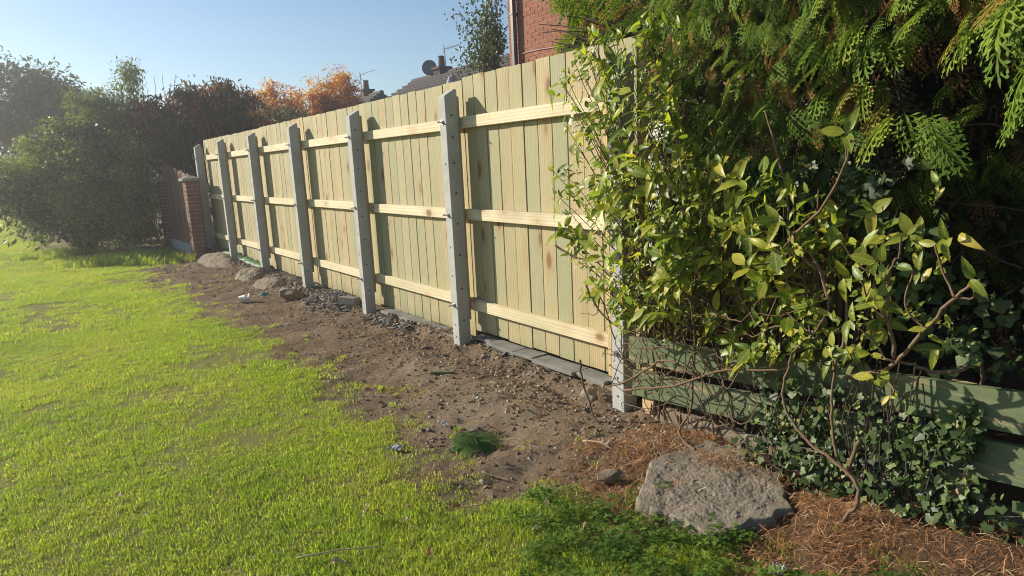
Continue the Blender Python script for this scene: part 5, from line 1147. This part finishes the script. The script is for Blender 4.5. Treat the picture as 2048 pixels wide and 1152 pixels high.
V = [(1.004*v_[0]*1.0, y_, 1.004*v_[2]) for y_, sc_ in ((.075, 1.0), (.095, 1.03)) for v_ in [((.0385*sc_)*1.25*math.cos(a)*1.1, 0, .0385*sc_*1.2*math.sin(a)) for a in np.linspace(.6, 2.4, 8)]]
o = MB().add(V, [(k, k+1, k+9, k+8) for k in range(7)]).build('print_band', M['cup_print'], cp); o.matrix_parent_inverse.identity(); o.location = (0, 0, .048); o.rotation_euler = (.1, .2, -1.9)
M['teal'] = simple_mat('teal_plastic', (.03, .36, .34), (.02, .26, .26), 30, .45)
mb = MB(); mb.tube(smooth_path([(-.06, 0, .012), (0, .015, .035), (.05, 0, .02), (.075, -.01, .012)], 4), .014, 8); mb.tube(smooth_path([(-.03, -.02, .012), (.03, -.03, .03), (.07, -.02, .045)], 4), .006, 6)
o = tag(mb.build('plastic_scrap', M['teal'], None, True), 'torn teal plastic scrap on the soil by the concrete lumps', 'litter scrap'); o.location = (2.26, 8.67, gz0(2.26, 8.67)); o.rotation_euler = (0, 0, .7)
M['paper'] = simple_mat('grey_scrap', (.34, .34, .35), (.22, .22, .24), 60, .8)
def scrap(x, y, s, lb, sd):
    bm = bmesh.new(); bmesh.ops.create_grid(bm, x_segments=6, y_segments=6, size=s)
    for v in bm.verts: v.co.z = float(fbm(v.co.x*40+sd, v.co.y*40, 3))*s*1.1; v.co.x *= random.uniform(.8, 1.1); v.co.y *= random.uniform(.55, .8)
    bmesh.ops.solidify(bm, geom=bm.faces[:], thickness=.001); o = tag(bm_obj('crumpled_scrap', bm, M['paper']), lb, 'scrap', 'crumpled grey scraps'); o.location = (x, y, gz0(x, y)+.004); o.rotation_euler = (0, 0, random.uniform(0, 3))
scrap(1.43, 3.22, .038, 'crumpled grey scrap beside the grass edge left of the green clipping', 3); scrap(1.79, 3.31, .03, 'crumpled pale scrap on the soil above the green clipping', 9); scrap(2.02, 1.30, .035, 'crumpled pale scrap at the bottom edge below the slab', 14)
# cut conifer sprig lying on the soil
M['clip'] = leaf_mat('cut_sprig', [(0, (.035, .10, .022)), (1, (.08, .16, .035))], attr=False, trans=.2)
cg = empty('conifer_clipping', (1.76, 2.98, gz0(1.76, 2.98)), 'dark green conifer clipping lying on the bare soil', 'clipping')
cme = []
for v, f in FR:
    me = mesh_np('sprig', v*[1, 1, .5], f); me.materials.append(M['clip']); cme.append(me)
for k in range(30):
    a = random.uniform(1.2, 4.2); o = obj('sprig', random.choice(cme), None, cg); o.matrix_parent_inverse.identity()
    o.location = (random.gauss(.03, .03), random.gauss(.03, .03), .03+random.random()*.05); o.rotation_euler = (random.gauss(-.15, .3), random.gauss(0, .3), a); o.scale = (random.uniform(.09, .15),)*3
GLARE_DENSITY = 0.0045
# ------------------------------------------------------------------ scattering box added round the scene, standing in for lens glare
t = NT('glare_volume')
for l in list(t.t.links): t.t.links.remove(l)
pv = t.new('ShaderNodeVolumePrincipled', {'Color': (.97, .97, 1.0, 1), 'Density': GLARE_DENSITY, 'Anisotropy': .72}); t.t.links.new(pv.outputs[0], t.out.inputs['Volume'])
tag(MB().box(-155, 155, -65, 205, -1.2, 8.6).build('glare_haze', t.m), 'added hazy air standing in for the sun glare at the left', 'glare_haze', None, 'stuff')
